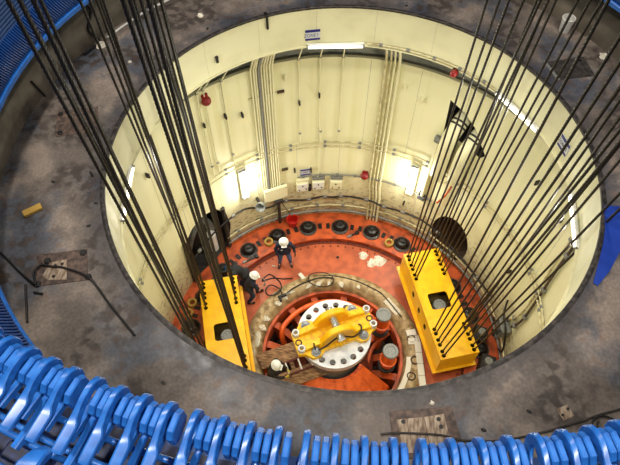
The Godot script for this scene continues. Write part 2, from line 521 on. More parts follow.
func make_structure() -> void:
	# generator floor: a ring slab with the pit opening
	var st := mb()
	var seg := 120
	for i in seg:
		var t0 := 360.0 * i / seg; var t1 := 360.0 * (i + 1) / seg
		var rr := [4.26, 4.7, 5.3, 6.0]
		for j in 3:
			var q := [pol(t0, rr[j], 0), pol(t1, rr[j], 0), pol(t1, rr[j + 1], 0), pol(t0, rr[j + 1], 0)]
			var uv: Array = []
			for v: Vector3 in q: uv.append(Vector2(v.x / 13.0 + 0.5, v.z / 13.0 + 0.5))
			quad(st, q[0], q[1], q[2], q[3], 1, uv[0], uv[1], uv[2], uv[3])
	lathe(st, [Vector2(6.0, -0.02), Vector2(6.0, -0.95), Vector2(4.26, -0.95)], 96)
	struct("floor", st, M.floor)
	# steel nosing round the opening
	st = mb()
	lathe(st, [Vector2(4.2, -0.035), Vector2(4.27, -0.035), Vector2(4.27, 0.0), Vector2(4.272, 0.003), Vector2(4.235, 0.014), Vector2(4.20, 0.014), Vector2(4.192, 0.006), Vector2(4.192, -0.035), Vector2(4.2, -0.035)], 120)
	struct("trim_1", st, M.nosing)
	# cream steel band lining the edge of the slab
	var band := Node3D.new(); band.name = "wall_rim"; add_child(band); tag(band, "", "", "", "structure")
	for p in 20:
		st = mb()
		var a := p * 18.0 + 4.0
		lathe(st, [Vector2(4.24, -0.036), Vector2(4.2, -0.036), Vector2(4.2, -0.96), Vector2(4.24, -0.96)], 9, a + 0.02, a + 17.98)
		build("rim_panel", st, M.band, band)
	st = mb()
	lathe(st, [Vector2(4.16, -0.985), Vector2(4.3, -0.985), Vector2(4.3, -0.955), Vector2(4.16, -0.955), Vector2(4.16, -0.985)], 120)
	build("bottom_flange", st, M.cream, band)
	# dark concrete void behind the liner top
	st = mb()
	lathe(st, [Vector2(5.28, -0.9), Vector2(5.28, -2.08), Vector2(5.1, -2.08)], 72)
	struct("wall_slot", st, M.greyconc)
	# steel liner in two tiers of panels
	var wall := Node3D.new(); wall.name = "wall_liner"; add_child(wall); tag(wall, "", "", "", "structure")
	var holes := openings()
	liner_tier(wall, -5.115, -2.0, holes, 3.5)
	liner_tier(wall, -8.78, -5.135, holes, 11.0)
	st = mb()
	lathe(st, [Vector2(5.03, -2.03), Vector2(5.12, -2.03), Vector2(5.12, -1.99), Vector2(5.03, -1.99), Vector2(5.03, -2.03)], 96)
	build("top_flange", st, M.cream, wall)
	st = mb()
	lathe(st, [Vector2(5.2, -2.2), Vector2(5.2, -8.9)], 48)
	for i in 3:
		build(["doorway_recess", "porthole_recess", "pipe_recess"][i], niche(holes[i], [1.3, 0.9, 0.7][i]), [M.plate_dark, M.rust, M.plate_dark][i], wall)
	# concrete wall that carries the stator
	st = mb()
	lathe(st, [Vector2(6.5, 1.06), Vector2(STW, 1.06), Vector2(STW, -0.02)], 96, 0, 360, Transform3D(), true)
	struct("wall_stator", st, M.concrete)

# ------------------------------------------------------------------ stator with its windings
func bar(st: SurfaceTool, pts: Array, sizes: Array, twist: Array) -> void:   # swept rectangular bar with eased corners; the path lies near the x-y plane
	var n := pts.size()
	var rings: Array = []
	for i in n:
		var d: Vector3 = ((pts[mini(i + 1, n - 1)] as Vector3) - (pts[maxi(i - 1, 0)] as Vector3)).normalized()
		var T := Vector3(0, 0, 1)
		T = (T - d * T.dot(d)).normalized()
		var N := d.cross(T).normalized()
		var tw: float = twist[i]
		var T2 := T * cos(tw) + N * sin(tw); var N2 := N * cos(tw) - T * sin(tw)
		var w: float = sizes[i].x * 0.5; var h: float = sizes[i].y * 0.5
		var c := minf(w, h) * 0.3
		var rg: Array = []
		for q in [[w, -h + c], [w, h - c], [w - c, h], [-w + c, h], [-w, h - c], [-w, -h + c], [-w + c, -h], [w - c, -h]]:
			rg.append(pts[i] + T2 * q[0] + N2 * q[1])
		rings.append(rg)
	for i in n - 1:
		var A: Array = rings[i]; var B: Array = rings[i + 1]
		var c: Vector3 = ((pts[i] as Vector3) + (pts[i + 1] as Vector3)) * 0.5
		for k in 8:
			var k2 := (k + 1) % 8
			var nn := ((A[k2] as Vector3) - (A[k] as Vector3)).cross((B[k] as Vector3) - (A[k] as Vector3))
			if nn.dot(((A[k] as Vector3) + (B[k2] as Vector3)) * 0.5 - c) < 0: quad(st, A[k], B[k], B[k2], A[k2], 10 + k)
			else: quad(st, A[k], A[k2], B[k2], B[k], 10 + k)
	for e in [0, n - 1]:
		var R: Array = rings[e]
		var o: Vector3 = (pts[1] as Vector3) - (pts[0] as Vector3) if e == 0 else (pts[n - 2] as Vector3) - (pts[n - 1] as Vector3)
		var flip := ((R[1] as Vector3) - (R[0] as Vector3)).cross((R[2] as Vector3) - (R[0] as Vector3)).dot(o) > 0
		for k in range(1, 7):
			if flip: tri(st, R[0], R[k + 1], R[k])
			else: tri(st, R[0], R[k], R[k + 1])

func make_stator() -> void:
	var s := thing("stator", "blue painted generator stator ring with rows of coil ends around the pit", "stator")
	var st := mb()
	lathe(st, [Vector2(6.6, 1.06), Vector2(6.6, 1.5), Vector2(5.9, 1.5), Vector2(5.9, 3.42), Vector2(6.9, 3.42)], 96)
	build("frame", st, M.dark_blue, s)
	st = mb()
	ring(st, Vector3.ZERO, 5.79, 5.95, 0.042, 120)
	var pk := done(st)
	for i in 30:
		part("core_packet", pk, M.core_blue, s, Transform3D(Basis(), Vector3(0, 1.5 + i * 0.064, 0)))
	# lower end winding: S-shaped bars and a support ring
	st = mb()
	bar(st, [Vector3(5.83, 1.52, 0), Vector3(5.76, 1.44, 0.0), Vector3(5.73, 1.36, 0.02), Vector3(5.70, 1.24, 0.07), Vector3(5.68, 1.14, 0.13), Vector3(5.70, 1.07, 0.16)],
		[Vector2(0.026, 0.07), Vector2(0.026, 0.07), Vector2(0.026, 0.07), Vector2(0.026, 0.07), Vector2(0.026, 0.07), Vector2(0.026, 0.07)], [0, 0, 0, 0, 0, 0])
	var lb := done(st)
	var a := 124.0
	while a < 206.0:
		part("end_winding_bar", lb, M.dimmed_blue, s, Transform3D(Basis(Vector3.UP, -deg_to_rad(a)), Vector3.ZERO))
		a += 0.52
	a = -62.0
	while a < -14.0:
		part("end_winding_bar", lb, M.dimmed_blue, s, Transform3D(Basis(Vector3.UP, -deg_to_rad(a)), Vector3.ZERO))
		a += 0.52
	st = mb()
	ring(st, Vector3(0, 0.985, 0), 5.63, 5.78, 0.085, 120, 0.015)
	build("support_ring", st, M.blue, s)
	# upper end winding
	st = mb()
	var P := [Vector3(6.215, 3.915, 0), Vector3(6.20, 3.918, 0), Vector3(6.06, 3.925, 0), Vector3(6.03, 3.93, 0), Vector3(6.0, 3.94, 0), Vector3(5.95, 3.955, 0), Vector3(5.90, 3.972, 0), Vector3(5.85, 3.978, 0), Vector3(5.81, 3.968, 0), Vector3(5.78, 3.94, 0), Vector3(5.765, 3.895, 0), Vector3(5.77, 3.85, 0), Vector3(5.79, 3.81, 0.004), Vector3(5.83, 3.78, 0.012), Vector3(5.90, 3.765, 0.03), Vector3(6.05, 3.75, 0.045), Vector3(6.12, 3.745, 0.05)]
	var Z := [Vector2(0.060, 0.05), Vector2(0.070, 0.062), Vector2(0.072, 0.064), Vector2(0.066, 0.064), Vector2(0.048, 0.062), Vector2(0.038, 0.062), Vector2(0.036, 0.066), Vector2(0.038, 0.070), Vector2(0.040, 0.072), Vector2(0.042, 0.072), Vector2(0.042, 0.07), Vector2(0.042, 0.068), Vector2(0.042, 0.064), Vector2(0.042, 0.06), Vector2(0.042, 0.056), Vector2(0.046, 0.05), Vector2(0.046, 0.05)]
	var Tw := [0.25, 0.25, 0.25, 0.12, -0.12, -0.2, -0.12, 0, 0, 0, 0, 0, 0, 0, 0.1, 0.2, 0.2]
	bar(st, P, Z, Tw)
	var hook := done(st)
	st = mb()
	var oct := PackedVector2Array()
	for q in [[-0.095, -0.055], [-0.055, -0.1], [0.055, -0.1], [0.095, -0.055], [0.095, 0.055], [0.055, 0.1], [-0.055, 0.1], [-0.095, 0.055]]: oct.append(Vector2(5.862 + q[0], 3.872 + q[1]))
	prism(st, oct, -0.021, 0.021, Transform3D(), 0.008)
	var block := done(st)
	st = mb()
	bar(st, [Vector3(5.86, 3.76, 0), Vector3(5.9, 3.82, 0.01), Vector3(5.97, 3.83, 0.02), Vector3(6.02, 3.78, 0.035), Vector3(6.10, 3.74, 0.05), Vector3(6.28, 3.73, 0.06)],
		[Vector2(0.03, 0.03), Vector2(0.034, 0.045), Vector2(0.036, 0.05), Vector2(0.04, 0.05), Vector2(0.048, 0.05), Vector2(0.048, 0.05)], [0, 0, 0.1, 0.2, 0.2, 0.2])
	var under := done(st)
	a = 58.0
	var k := 0
	while a < 126.0:
		var turn := Basis(Vector3.UP, -deg_to_rad(a))
		part("coil_end", hook, M.blue, s, Transform3D(turn, Vector3(0, rng.randf_range(-0.006, 0.006), 0)))
		var d1 := 0.58
		part("spacer_block", block, M.blue, s, Transform3D(Basis(Vector3.UP, -deg_to_rad(a - d1)), Vector3(0, rng.randf_range(-0.006, 0.004), 0)))
		if k % 4 != 1:
			part("spacer_block", block, M.blue, s, Transform3D(Basis(Vector3.UP, -deg_to_rad(a - d1 - 0.53)), Vector3(0, rng.randf_range(-0.006, 0.004), 0)))
		if k % 2 == 0: part("lower_coil_end", under, M.blue, s, Transform3D(Basis(Vector3.UP, -deg_to_rad(a - 0.72)), Vector3.ZERO))
		a += 1.65
		k += 1
	for q in [[6.02, 3.66], [6.22, 3.66], [6.16, 3.56], [6.40, 3.72]]:
		st = mb()
		tube(st, arc(50, 134, q[0], q[1], 60), 0.022, 8)
		build("binding_ring", st, M.blue, s)
	for i in 9:
		st = mb()
		bx(st, pol(62.0 + i * 7.6, 6.3, 3.47), Vector3(0.12, 0.12, 0.3), 0.015, -deg_to_rad(62.0 + i * 7.6))
		build("winding_bracket", st, M.dark_blue, s)
	st = mb()
	var b0 := 105.2
	bar(st, [Vector3(6.22, 3.80, 0), Vector3(6.27, 3.87, 0), Vector3(6.34, 3.90, 0), Vector3(6.42, 3.89, 0), Vector3(6.50, 3.82, 0.03), Vector3(6.54, 3.7, 0.05), Vector3(6.56, 3.55, 0.05)],
		[Vector2(0.07, 0.06), Vector2(0.1, 0.08), Vector2(0.13, 0.1), Vector2(0.14, 0.11), Vector2(0.13, 0.11), Vector2(0.12, 0.1), Vector2(0.12, 0.1)], [0, 0, 0, 0, 0, 0, 0])
	build("bus_lead", st, M.blue, s, Transform3D(Basis(Vector3.UP, -deg_to_rad(b0)), Vector3.ZERO))

# ------------------------------------------------------------------ turbine head cover at the bottom of the pit
func make_head_cover() -> void:
	var h := thing("head_cover", "orange turbine head cover filling the bottom of the pit, ringed by black gate stem caps", "turbine cover")
	var st := mb()
	lathe(st, [Vector2(3.98, -9.0), Vector2(3.98, -8.80), Vector2(3.94, -8.80), Vector2(3.94, FLANGE_Y), Vector2(5.06, FLANGE_Y)].map(func(v): return v), 96)
	build("bolt_flange", st, M.orange, h)
	st = mb()
	lathe(st, [Vector2(3.90, -9.0), Vector2(3.98, -9.0), Vector2(3.98, -8.955), Vector2(3.90, -8.965), Vector2(3.90, -9.0)], 96)
	build("seal_strip", st, M.dark_orange, h)
	st = mb()
	lathe(st, [Vector2(2.6, DECK_Y), Vector2(4.0, DECK_Y)].map(func(v): return v), 96)
	build("deck", st, M.deck, h)
	st = mb()
	lathe(st, [Vector2(2.17, -9.32), Vector2(2.20, -9.18), Vector2(2.26, -9.02), Vector2(2.36, -8.92), Vector2(2.46, -8.90), Vector2(2.60, -8.91), Vector2(2.70, -8.955), Vector2(2.75, -9.01)], 120, 0, 360, Transform3D(), true)
	build("packing_ring", st, M.tan, h)
	st = mb()
	lathe(st, [Vector2(2.18, -9.3), Vector2(2.18, -9.195), Vector2(2.09, -9.195), Vector2(2.09, -9.75)], 96)
	build("inner_cylinder", st, M.orange, h)
	st = mb()
	lathe(st, [Vector2(2.10, -9.74), Vector2(2.09, -10.7), Vector2(0, -10.7)], 96)
	build("cylinder_bottom", st, M.rust, h)  # rust colour used to paint in the shade deep in the cylinder
	# gate stem caps on the flange
	for i in 25:
		var a := -91.8 + i * 14.4
		var p := pol(a, 4.42, FLANGE_Y)
		st = mb()
		lathe(st, [Vector2(0.275, 0), Vector2(0.275, 0.035), Vector2(0.225, 0.05), Vector2(0.21, 0.14), Vector2(0.17, 0.20), Vector2(0.10, 0.225), Vector2(0.0, 0.225)], 24)
		var cap := build("gate_stem_cap", st, M.rubber, h, Transform3D(Basis(), p))
		st = mb()
		ring(st, Vector3(0, 0, 0), 0.27, 0.31, 0.03, 24)
		build("cap_ring", st, M.plate_brown, cap)
		st = mb()
		cyl(st, Vector3(0, 0.22, 0), 0.075, 0.05, 16, 0.012)
		build("stem_end", st, M.iron, cap)
		for sgn in [-1, 1]:
			st = mb()
			box(st, Transform3D(Basis(Vector3.UP, -deg_to_rad(a + sgn * 5.0)), pol(a + sgn * 5.4, 4.46, FLANGE_Y + 0.012)), Vector3(0.22, 0.03, 0.12), 0.008)
			build("slot_cover", st, M.black, h)
	for q in [[-125.5, 4.30, 0.0], [-68.1, 4.22, 0.0], [-168.1, 4.66, 0.0], [-172.6, 4.64, 0.0]]:
		st = mb()
		ring(st, Vector3.ZERO, 0.085, 0.155, 0.13, 20, 0.012)
		build("brass_nut", st, M.straw, h, Transform3D(Basis(), pol(q[0], q[1], FLANGE_Y)))
	for i in 48:
		st = mb()
		cyl(st, Vector3.ZERO, 0.028, 0.035, 6, 0.005)
		build("flange_bolt", st, M.dark_orange, h, Transform3D(Basis(), pol(-178 + i * 3.9, 3.80, DECK_Y)))
	# inside the inner cylinder: cone cover in segments, ribs, pipes, guide rods
	for i in 8:
		st = mb()
		lathe(st, [Vector2(2.02, -9.75), Vector2(1.95, -9.55), Vector2(1.02, -8.98), Vector2(0.92, -8.98), Vector2(0.92, -9.1), Vector2(1.9, -9.75), Vector2(2.02, -9.75)], 6, 22 + i * 15.2, 22 + i * 15.2 + 14.7)
		build("cone_segment", st, M.bright_orange, h)
	for i in 8:
		st = mb()
		lathe(st, [Vector2(1.3, -9.95), Vector2(1.3, -9.6), Vector2(0.85, -9.3), Vector2(0.85, -9.5), Vector2(1.3, -9.95)], 5, 145 + i * 29, 145 + i * 29 + 27)
		build("shaft_guard", st, M.dark_orange, h)
	for ang in [-176, -156, -136, -112, -84, -58, -34, -8, 14]:
		st = mb()
		var tb := Basis(Vector3.UP, -deg_to_rad(ang))
		prism(st, PackedVector2Array([Vector2(1.25, -10.4), Vector2(2.10, -10.4), Vector2(2.10, -9.42), Vector2(1.98, -9.42), Vector2(1.32, -9.78)]), -0.035, 0.035, Transform3D(tb, Vector3.ZERO), 0.0)
		prism(st, PackedVector2Array([Vector2(1.3, -9.80), Vector2(2.0, -9.44), Vector2(2.09, -9.44), Vector2(2.09, -9.40), Vector2(1.98, -9.40), Vector2(1.3, -9.75)]), -0.11, 0.11, Transform3D(tb, Vector3.ZERO), 0.0)
		build("rib", st, M.orange, h)
	st = mb()
	var pts: Array = [pol(-167, 1.6, -9.9), pol(-166, 1.68, -9.55), pol(-162, 1.74, -9.32)]
	pts.append_array(arc(-157, -48, 1.78, -9.22, 24))
	pts.append_array([pol(-43, 1.76, -9.3), pol(-40, 1.7, -9.55), pol(-39, 1.6, -9.9)])
	tube(st, smooth_path(pts, 3), 0.085, 12)
	build("ring_pipe", st, M.bright_orange, h)
	st = mb()
	tube(st, smooth_path([pol(-30, 2.05, -9.6), pol(-24, 1.5, -9.5), pol(-10, 1.2, -9.5), pol(8, 1.15, -9.6), pol(16, 1.3, -9.9)], 5), 0.06, 10)
	build("drain_pipe", st, M.orange, h)
	for q in [[1.42, -0.86], [1.66, 0.27]]:
		st = mb()
		lathe(st, [Vector2(0, -10.3), Vector2(0.15, -10.3), Vector2(0.15, -8.95), Vector2(0.20, -8.9), Vector2(0.25, -8.62), Vector2(0.255, -8.56), Vector2(0.21, -8.54), Vector2(0.20, -8.0), Vector2(0, -8.0)], 24)
		var rod := build("guide_column", st, M.bright_orange, h, Transform3D(Basis(), Vector3(q[0], 0, q[1])))
		st = mb()
		lathe(st, [Vector2(0, -8.0), Vector2(0.225, -8.0), Vector2(0.23, -7.93), Vector2(0.21, -7.91), Vector2(0.15, -7.91), Vector2(0.14, -7.925), Vector2(0, -7.925)], 24)
		build("column_cap", st, M.galv, rod)
		st = mb()
		ring(st, Vector3(0, -9.06, 0), 0.15, 0.27, 0.09, 20, 0.015)
		build("column_collar", st, M.iron, rod)
	st = mb()
	bx(st, Vector3(1.28, -9.35, 1.18), Vector3(0.10, 0.10, 0.85), 0.015, 0.55)
	build("strut", st, M.bright_orange, h)

func make_shaft_and_clevis() -> void:
	var t := thing("turbine_shaft", "turbine shaft with a bright steel coupling flange drilled with a circle of bolt holes", "shaft", Vector3(0, 0, 0.03))
	var st := mb()
	lathe(st, [Vector2(0, -10.7), Vector2(0.78, -10.7), Vector2(0.78, -7.95), Vector2(0.86, -7.82), Vector2(0.86, -7.8), Vector2(0, -7.8)], 48)
	build("shaft_body", st, M.galv, t)
	# flange disc with real holes, by boolean
	var disc := CSGCylinder3D.new()
	disc.radius = 1.06; disc.height = 0.22; disc.sides = 72
	for i in 18:
		var hole := CSGCylinder3D.new()
		hole.operation = CSGShape3D.OPERATION_SUBTRACTION
		hole.radius = 0.09; hole.height = 0.4; hole.sides = 14; hole.smooth_faces = false
		hole.position = pol(i * 20.0 + 8.0, 0.885, 0)
		disc.add_child(hole)
	disc.name = "coupling_flange"
	disc.material_override = M.steel
	disc.position = Vector3(0, -7.72, 0)
	t.add_child(disc, true)
	# lifting clevis on the flange
	var turn := atan2(0.449, 0.893)
	var c := thing("lifting_clevis", "yellow twin-lug lifting clevis bolted across the steel shaft flange", "lifting clevis", Vector3(0, -7.60, 0.03), turn)
	st = mb()
	prism(st, PackedVector2Array([Vector2(-1.20, -0.33), Vector2(-1.0, -0.40), Vector2(-0.86, -0.56), Vector2(-0.62, -0.57), Vector2(-0.46, -0.45), Vector2(0.46, -0.45), Vector2(0.60, -0.58), Vector2(0.8, -0.58), Vector2(0.98, -0.40), Vector2(1.16, -0.33), Vector2(1.16, 0.33), Vector2(0.98, 0.40), Vector2(0.8, 0.58), Vector2(0.60, 0.58), Vector2(0.46, 0.45), Vector2(-0.46, 0.45), Vector2(-0.62, 0.57), Vector2(-0.86, 0.56), Vector2(-1.0, 0.40), Vector2(-1.20, 0.33)]), 0.0, 0.16, flat(Vector3.ZERO), 0.02)
	build("base_plate", st, M.old_yellow, c)
	for sg in [-1.0, 1.0]:
		st = mb()
		var lug := PackedVector2Array([Vector2(-0.62, 0.14), Vector2(0.62, 0.14), Vector2(0.60, 0.30)])
		for i in 13:
			var a := deg_to_rad(lerpf(20, 160, i / 12.0))
			lug.append(Vector2(cos(a) * 0.44, 0.50 + sin(a) * 0.36))
		lug.append(Vector2(-0.60, 0.30))
		prism(st, lug, -0.09, 0.09, Transform3D(Basis(), Vector3(0, 0, sg * 0.27)), 0.025)
		build("lug", st, M.yellow, c)
		st = mb()
		prism(st, PackedVector2Array([Vector2(-1.0, 0.15), Vector2(-0.45, 0.15), Vector2(-0.45, 0.40), Vector2(-0.55, 0.40), Vector2(-1.0, 0.30)]), -0.085, 0.085, Transform3D(Basis(), Vector3(0, 0, sg * 0.24)), 0.015)
		build("arm", st, M.old_yellow, c)
		st = mb()
		prism(st, PackedVector2Array([Vector2(1.0, 0.15), Vector2(1.0, 0.30), Vector2(0.55, 0.40), Vector2(0.45, 0.40), Vector2(0.45, 0.15)]), -0.085, 0.085, Transform3D(Basis(), Vector3(0, 0, sg * 0.24)), 0.015)
		build("arm", st, M.old_yellow, c)
		st = mb()
		prism(st, PackedVector2Array([Vector2(0.34, 0.15), Vector2(0.53, 0.15), Vector2(0.34, 0.52)]), -0.03, 0.03, Transform3D(Basis(Vector3.UP, -sg * PI / 2), Vector3.ZERO), 0.008)
		build("gusset", st, M.old_yellow, c)
		for e in [-1.0, 1.0]:
			st = mb()
			cyl(st, Vector3(e * 0.72, 0.155, sg * 0.43), 0.135, 0.05, 20, 0.01)
			prism(st, ngon(6, 0.105), 0.2, 0.29, Transform3D(Basis(Vector3.RIGHT, -PI / 2), Vector3(e * 0.72, 0, sg * 0.43)), 0.012)
			cyl(st, Vector3(e * 0.72, 0.285, sg * 0.43), 0.06, 0.06, 12, 0.01)
			build("bolt", st, M.bolt, c)
			st = mb()
			ring(st, Vector3(e * 1.08, 0.15, sg * 0.25), 0.06, 0.105, 0.20, 18, 0.01)
			build("guide_sleeve", st, M.steel, c)
	for e in [-1.0, 1.0]:
		st = mb()
		ring(st, Vector3(e * 1.08, 0.152, 0), 0.06, 0.10, 0.02, 18, 0.004)
		build("bore_rim", st, M.rust, c)
	st = mb()
	tube(st, [Vector3(0, 0.60, -0.5), Vector3(0, 0.60, 0.5)], 0.11, 20)
	build("pin", st, M.pin, c)
	st = mb()
	tube(st, smooth_path([Vector3(-0.72, 0.36, 0.24), Vector3(-0.74, 0.40, 0.36), Vector3(-0.70, 0.30, 0.44), Vector3(-0.45, 0.30, 0.42), Vector3(-0.2, 0.5, 0.40), Vector3(-0.02, 0.68, 0.41)], 5), 0.024, 8)
	tube(st, smooth_path([Vector3(0.04, 0.68, 0.41), Vector3(0.2, 0.45, 0.41), Vector3(0.42, 0.30, 0.42), Vector3(0.64, 0.36, 0.36), Vector3(0.70, 0.42, 0.24), Vector3(0.66, 0.40, 0.15)], 5), 0.024, 8)
	build("retaining_cord", st, M.black, c)

# ------------------------------------------------------------------ lifting beams and wire ropes
var hole_s := [0.09, 0.22, 0.42, 0.57, 0.77, 0.91, 2.60, 2.73, 2.93, 3.08, 3.28, 3.41]
var hole_w := [0.105, 1.0]
const ORD := ["first", "second", "third", "fourth", "fifth", "sixth", "seventh", "eighth", "ninth", "tenth", "eleventh", "twelfth", "thirteenth"]

func beam_body() -> CSGCombiner3D:
	var root := CSGCombiner3D.new()
	var outer := CSGBox3D.new(); outer.size = Vector3(1.14, 0.84, 3.52); outer.position = Vector3(0.555, -0.42, 1.75); outer.material = M.yellow
	root.add_child(outer)
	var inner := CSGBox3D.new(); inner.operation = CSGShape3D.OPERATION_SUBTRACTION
	inner.size = Vector3(1.06, 0.76, 3.44); inner.position = Vector3(0.555, -0.42, 1.75); inner.material = M.shaded_yellow
	root.add_child(inner)
	var win := CSGPolygon3D.new(); win.operation = CSGShape3D.OPERATION_SUBTRACTION
	win.material = M.yellow; win.polygon = rounded(0.30, 0.27, 0.09, 4); win.depth = 0.3
	win.transform = Transform3D(Basis(Vector3.RIGHT, -PI / 2), Vector3(0.555, 0.1, 1.74))
	root.add_child(win)
	for s in hole_s:
		for w in hole_w:
			var c := CSGCylinder3D.new(); c.operation = CSGShape3D.OPERATION_SUBTRACTION
			c.material = M.black; c.radius = 0.06; c.height = 0.2; c.sides = 12; c.position = Vector3(w, 0, s)
			root.add_child(c)
	for s in [1.2, 1.75, 2.3]:
		for x in [-0.02, 1.13]:
			var o := CSGPolygon3D.new(); o.operation = CSGShape3D.OPERATION_SUBTRACTION
			o.material = M.shaded_yellow; o.polygon = ngon(14, 0.085, 0.0, 1.0, 1.5); o.depth = 0.2
			o.transform = Transform3D(Basis(Vector3.UP, PI / 2), Vector3(x + 0.1, -0.42, s))
			root.add_child(o)
	root.name = "beam_body"
	return root

func rope_mesh(length: float) -> Mesh:
	var st := mb()
	var sides := 18; var n := int(length / 0.05)
	var v: Array = []
	for i in n + 1:
		var y := length * i / n
		var rg: Array = []
		for k in sides:
			var t := TAU * k / sides + y / 0.42 * TAU
			var r := 0.0215 * (1.0 + 0.14 * cos(6.0 * TAU * k / sides))
			rg.append(Vector3(cos(t) * r, y, -sin(t) * r))
		v.append(rg)
	for i in n:
		for k in sides:
			var k2 := (k + 1) % sides
			quad(st, v[i][k], v[i][k2], v[i + 1][k2], v[i + 1][k], 1)
	return done(st)

func make_beams_and_ropes() -> void:
	var turn := atan2(0.31, 0.951)
	var rm := rope_mesh(17.5)
	var spots := [
		{at = Vector3(1.94, -7.56, -2.806), down = Vector3(-0.00715, -0.99416, -0.10763), label = "yellow lifting beam at the right with dark oval holes along its side", side = "right"},
		{at = Vector3(-4.19, -7.56, -1.143), down = Vector3(-0.00444, -0.99919, -0.04006), label = "yellow lifting beam at the left beside the workers, its near end hidden by the rim", side = "left"}]
	for b in spots:
		var o := thing("lifting_beam", b.label, "lifting beam", b.at, turn, "yellow lifting beams")
		o.add_child(beam_body(), true)
		var st := mb()
		bx(st, Vector3(0.555, -0.86, 1.75), Vector3(1.34, 0.05, 3.66), 0.01)
		build("bottom_flange", st, M.yellow, o)
		st = mb()
		lathe(st, [Vector2(0, -1.15), Vector2(0.13, -1.15), Vector2(0.13, -0.27), Vector2(0.0, -0.27)], 20, 0, 360, Transform3D(Basis(), Vector3(0.60, 0, 1.78)))
		build("stud", st, M.iron, o)
		st = mb()
		lathe(st, [Vector2(0, -0.60), Vector2(0.20, -0.60), Vector2(0.20, -0.25), Vector2(0.175, -0.22), Vector2(0.12, -0.22), Vector2(0.11, -0.235), Vector2(0, -0.235)], 28, 0, 360, Transform3D(Basis(), Vector3(0.60, 0, 1.78)))
		build("stud_nut", st, M.galv, o)
		st = mb()
		bx(st, Vector3(0.36, -0.5, 1.9), Vector3(0.2, 0.3, 0.2), 0.02, 0.3)
		build("locking_block", st, M.iron, o)
		for q in [[0.56, 0.45], [0.56, 3.05]]:
			var base: float = FLANGE_Y if Vector2(b.at.x + q[0] * 0.951 + q[1] * 0.31, b.at.z - q[0] * 0.31 + q[1] * 0.951).length() > 4.0 else DECK_Y
			var hh: float = -8.445 - base
			st = mb()
			bx(st, Vector3(q[0], base - b.at.y + hh * 0.5, q[1]), Vector3(0.8, hh, 0.35), 0.02)
			build("support_pad", st, M.iron, o)
		var up: Vector3 = -(b.down as Vector3).normalized()
		var B := Basis(Vector3.UP, turn)
		for s in hole_s.size():
			for w in 2:
				var p: Vector3 = (b.at as Vector3) + B * Vector3(hole_w[w], 0, hole_s[s])
				var r := MeshInstance3D.new()
				r.name = numbered("wire_rope")
				r.mesh = rm; r.material_override = M.rope
				add_child(r, true)
				var k := s % 6
				var jit := 0.5 if b.side == "right" else 1.5
				var fan := B * Vector3((k - 2.5) * 0.06 * (1.0 if k % 2 == 0 else 0.6) + rng.randf_range(-0.12, 0.12) * jit, 0, (k - 2.5) * 0.10 * jit + rng.randf_range(-0.1, 0.1) * jit)
				var u2 := (up * 10.0 + fan).normalized()
				var x2 := u2.cross(Vector3(0, 0, 1)).normalized()
				r.transform = Transform3D(Basis(x2, u2, x2.cross(u2).normalized()) * Basis(Vector3.UP, rng.randf() * TAU), p - u2 * 0.25)
				var far: String = "far" if s < 6 else "near"
				var inner: bool = (w == 0) == (b.side == "right")
				var where := "%s end of the %s yellow beam, %s edge" % [far, b.side, "inner" if inner else "wall-side"]
				tag(r, "dark wire rope in %s hole from far end, %s edge of %s yellow beam" % [ORD[s], "inner" if inner else "wall-side", b.side], "wire rope", "ropes at the " + where)

# ------------------------------------------------------------------ lamps
func tube_lamp(label: String, at: Vector3, along: Vector3, facing: Vector3, length: float, width: float, energy: float, group: String) -> void:
	var t := thing("fluorescent_lamp", label, "lamp", at, 0.0, group)
	var z := facing.normalized()
	var x := (along - z * along.dot(z)).normalized()
	var b := Basis(x, z.cross(x), z)
	var st := mb()
	box(st, Transform3D(b, b * Vector3(0, 0, -0.05)), Vector3(length + 0.08, width, 0.05), 0.012)
	build("housing", st, M.white, t)
	var n := 2 if width > 0.15 else 1
	for i in n:
		st = mb()
		var off := (i - (n - 1) * 0.5) * width * 0.5
		tube(st, [b * Vector3(-length / 2, off, 0.01), b * Vector3(length / 2, off, 0.01)], 0.028 if n == 1 else 0.04, 10)
		build("tube", st, M.glow, t)
	for e in [-1.0, 1.0]:
		st = mb()
		box(st, Transform3D(b, b * Vector3(e * (length / 2 + 0.02), 0, -0.005)), Vector3(0.035, width * 0.9, 0.08), 0.006)
		build("end_cap", st, M.galv, t)
	area("tube_light", at + z * 0.075, z, Vector2(length, width), energy, Color(1.0, 0.985, 0.92)) if absf(x.y) < 0.5 else area("tube_light", at + z * 0.075, z, Vector2(width, length), energy, Color(1.0, 0.985, 0.92))

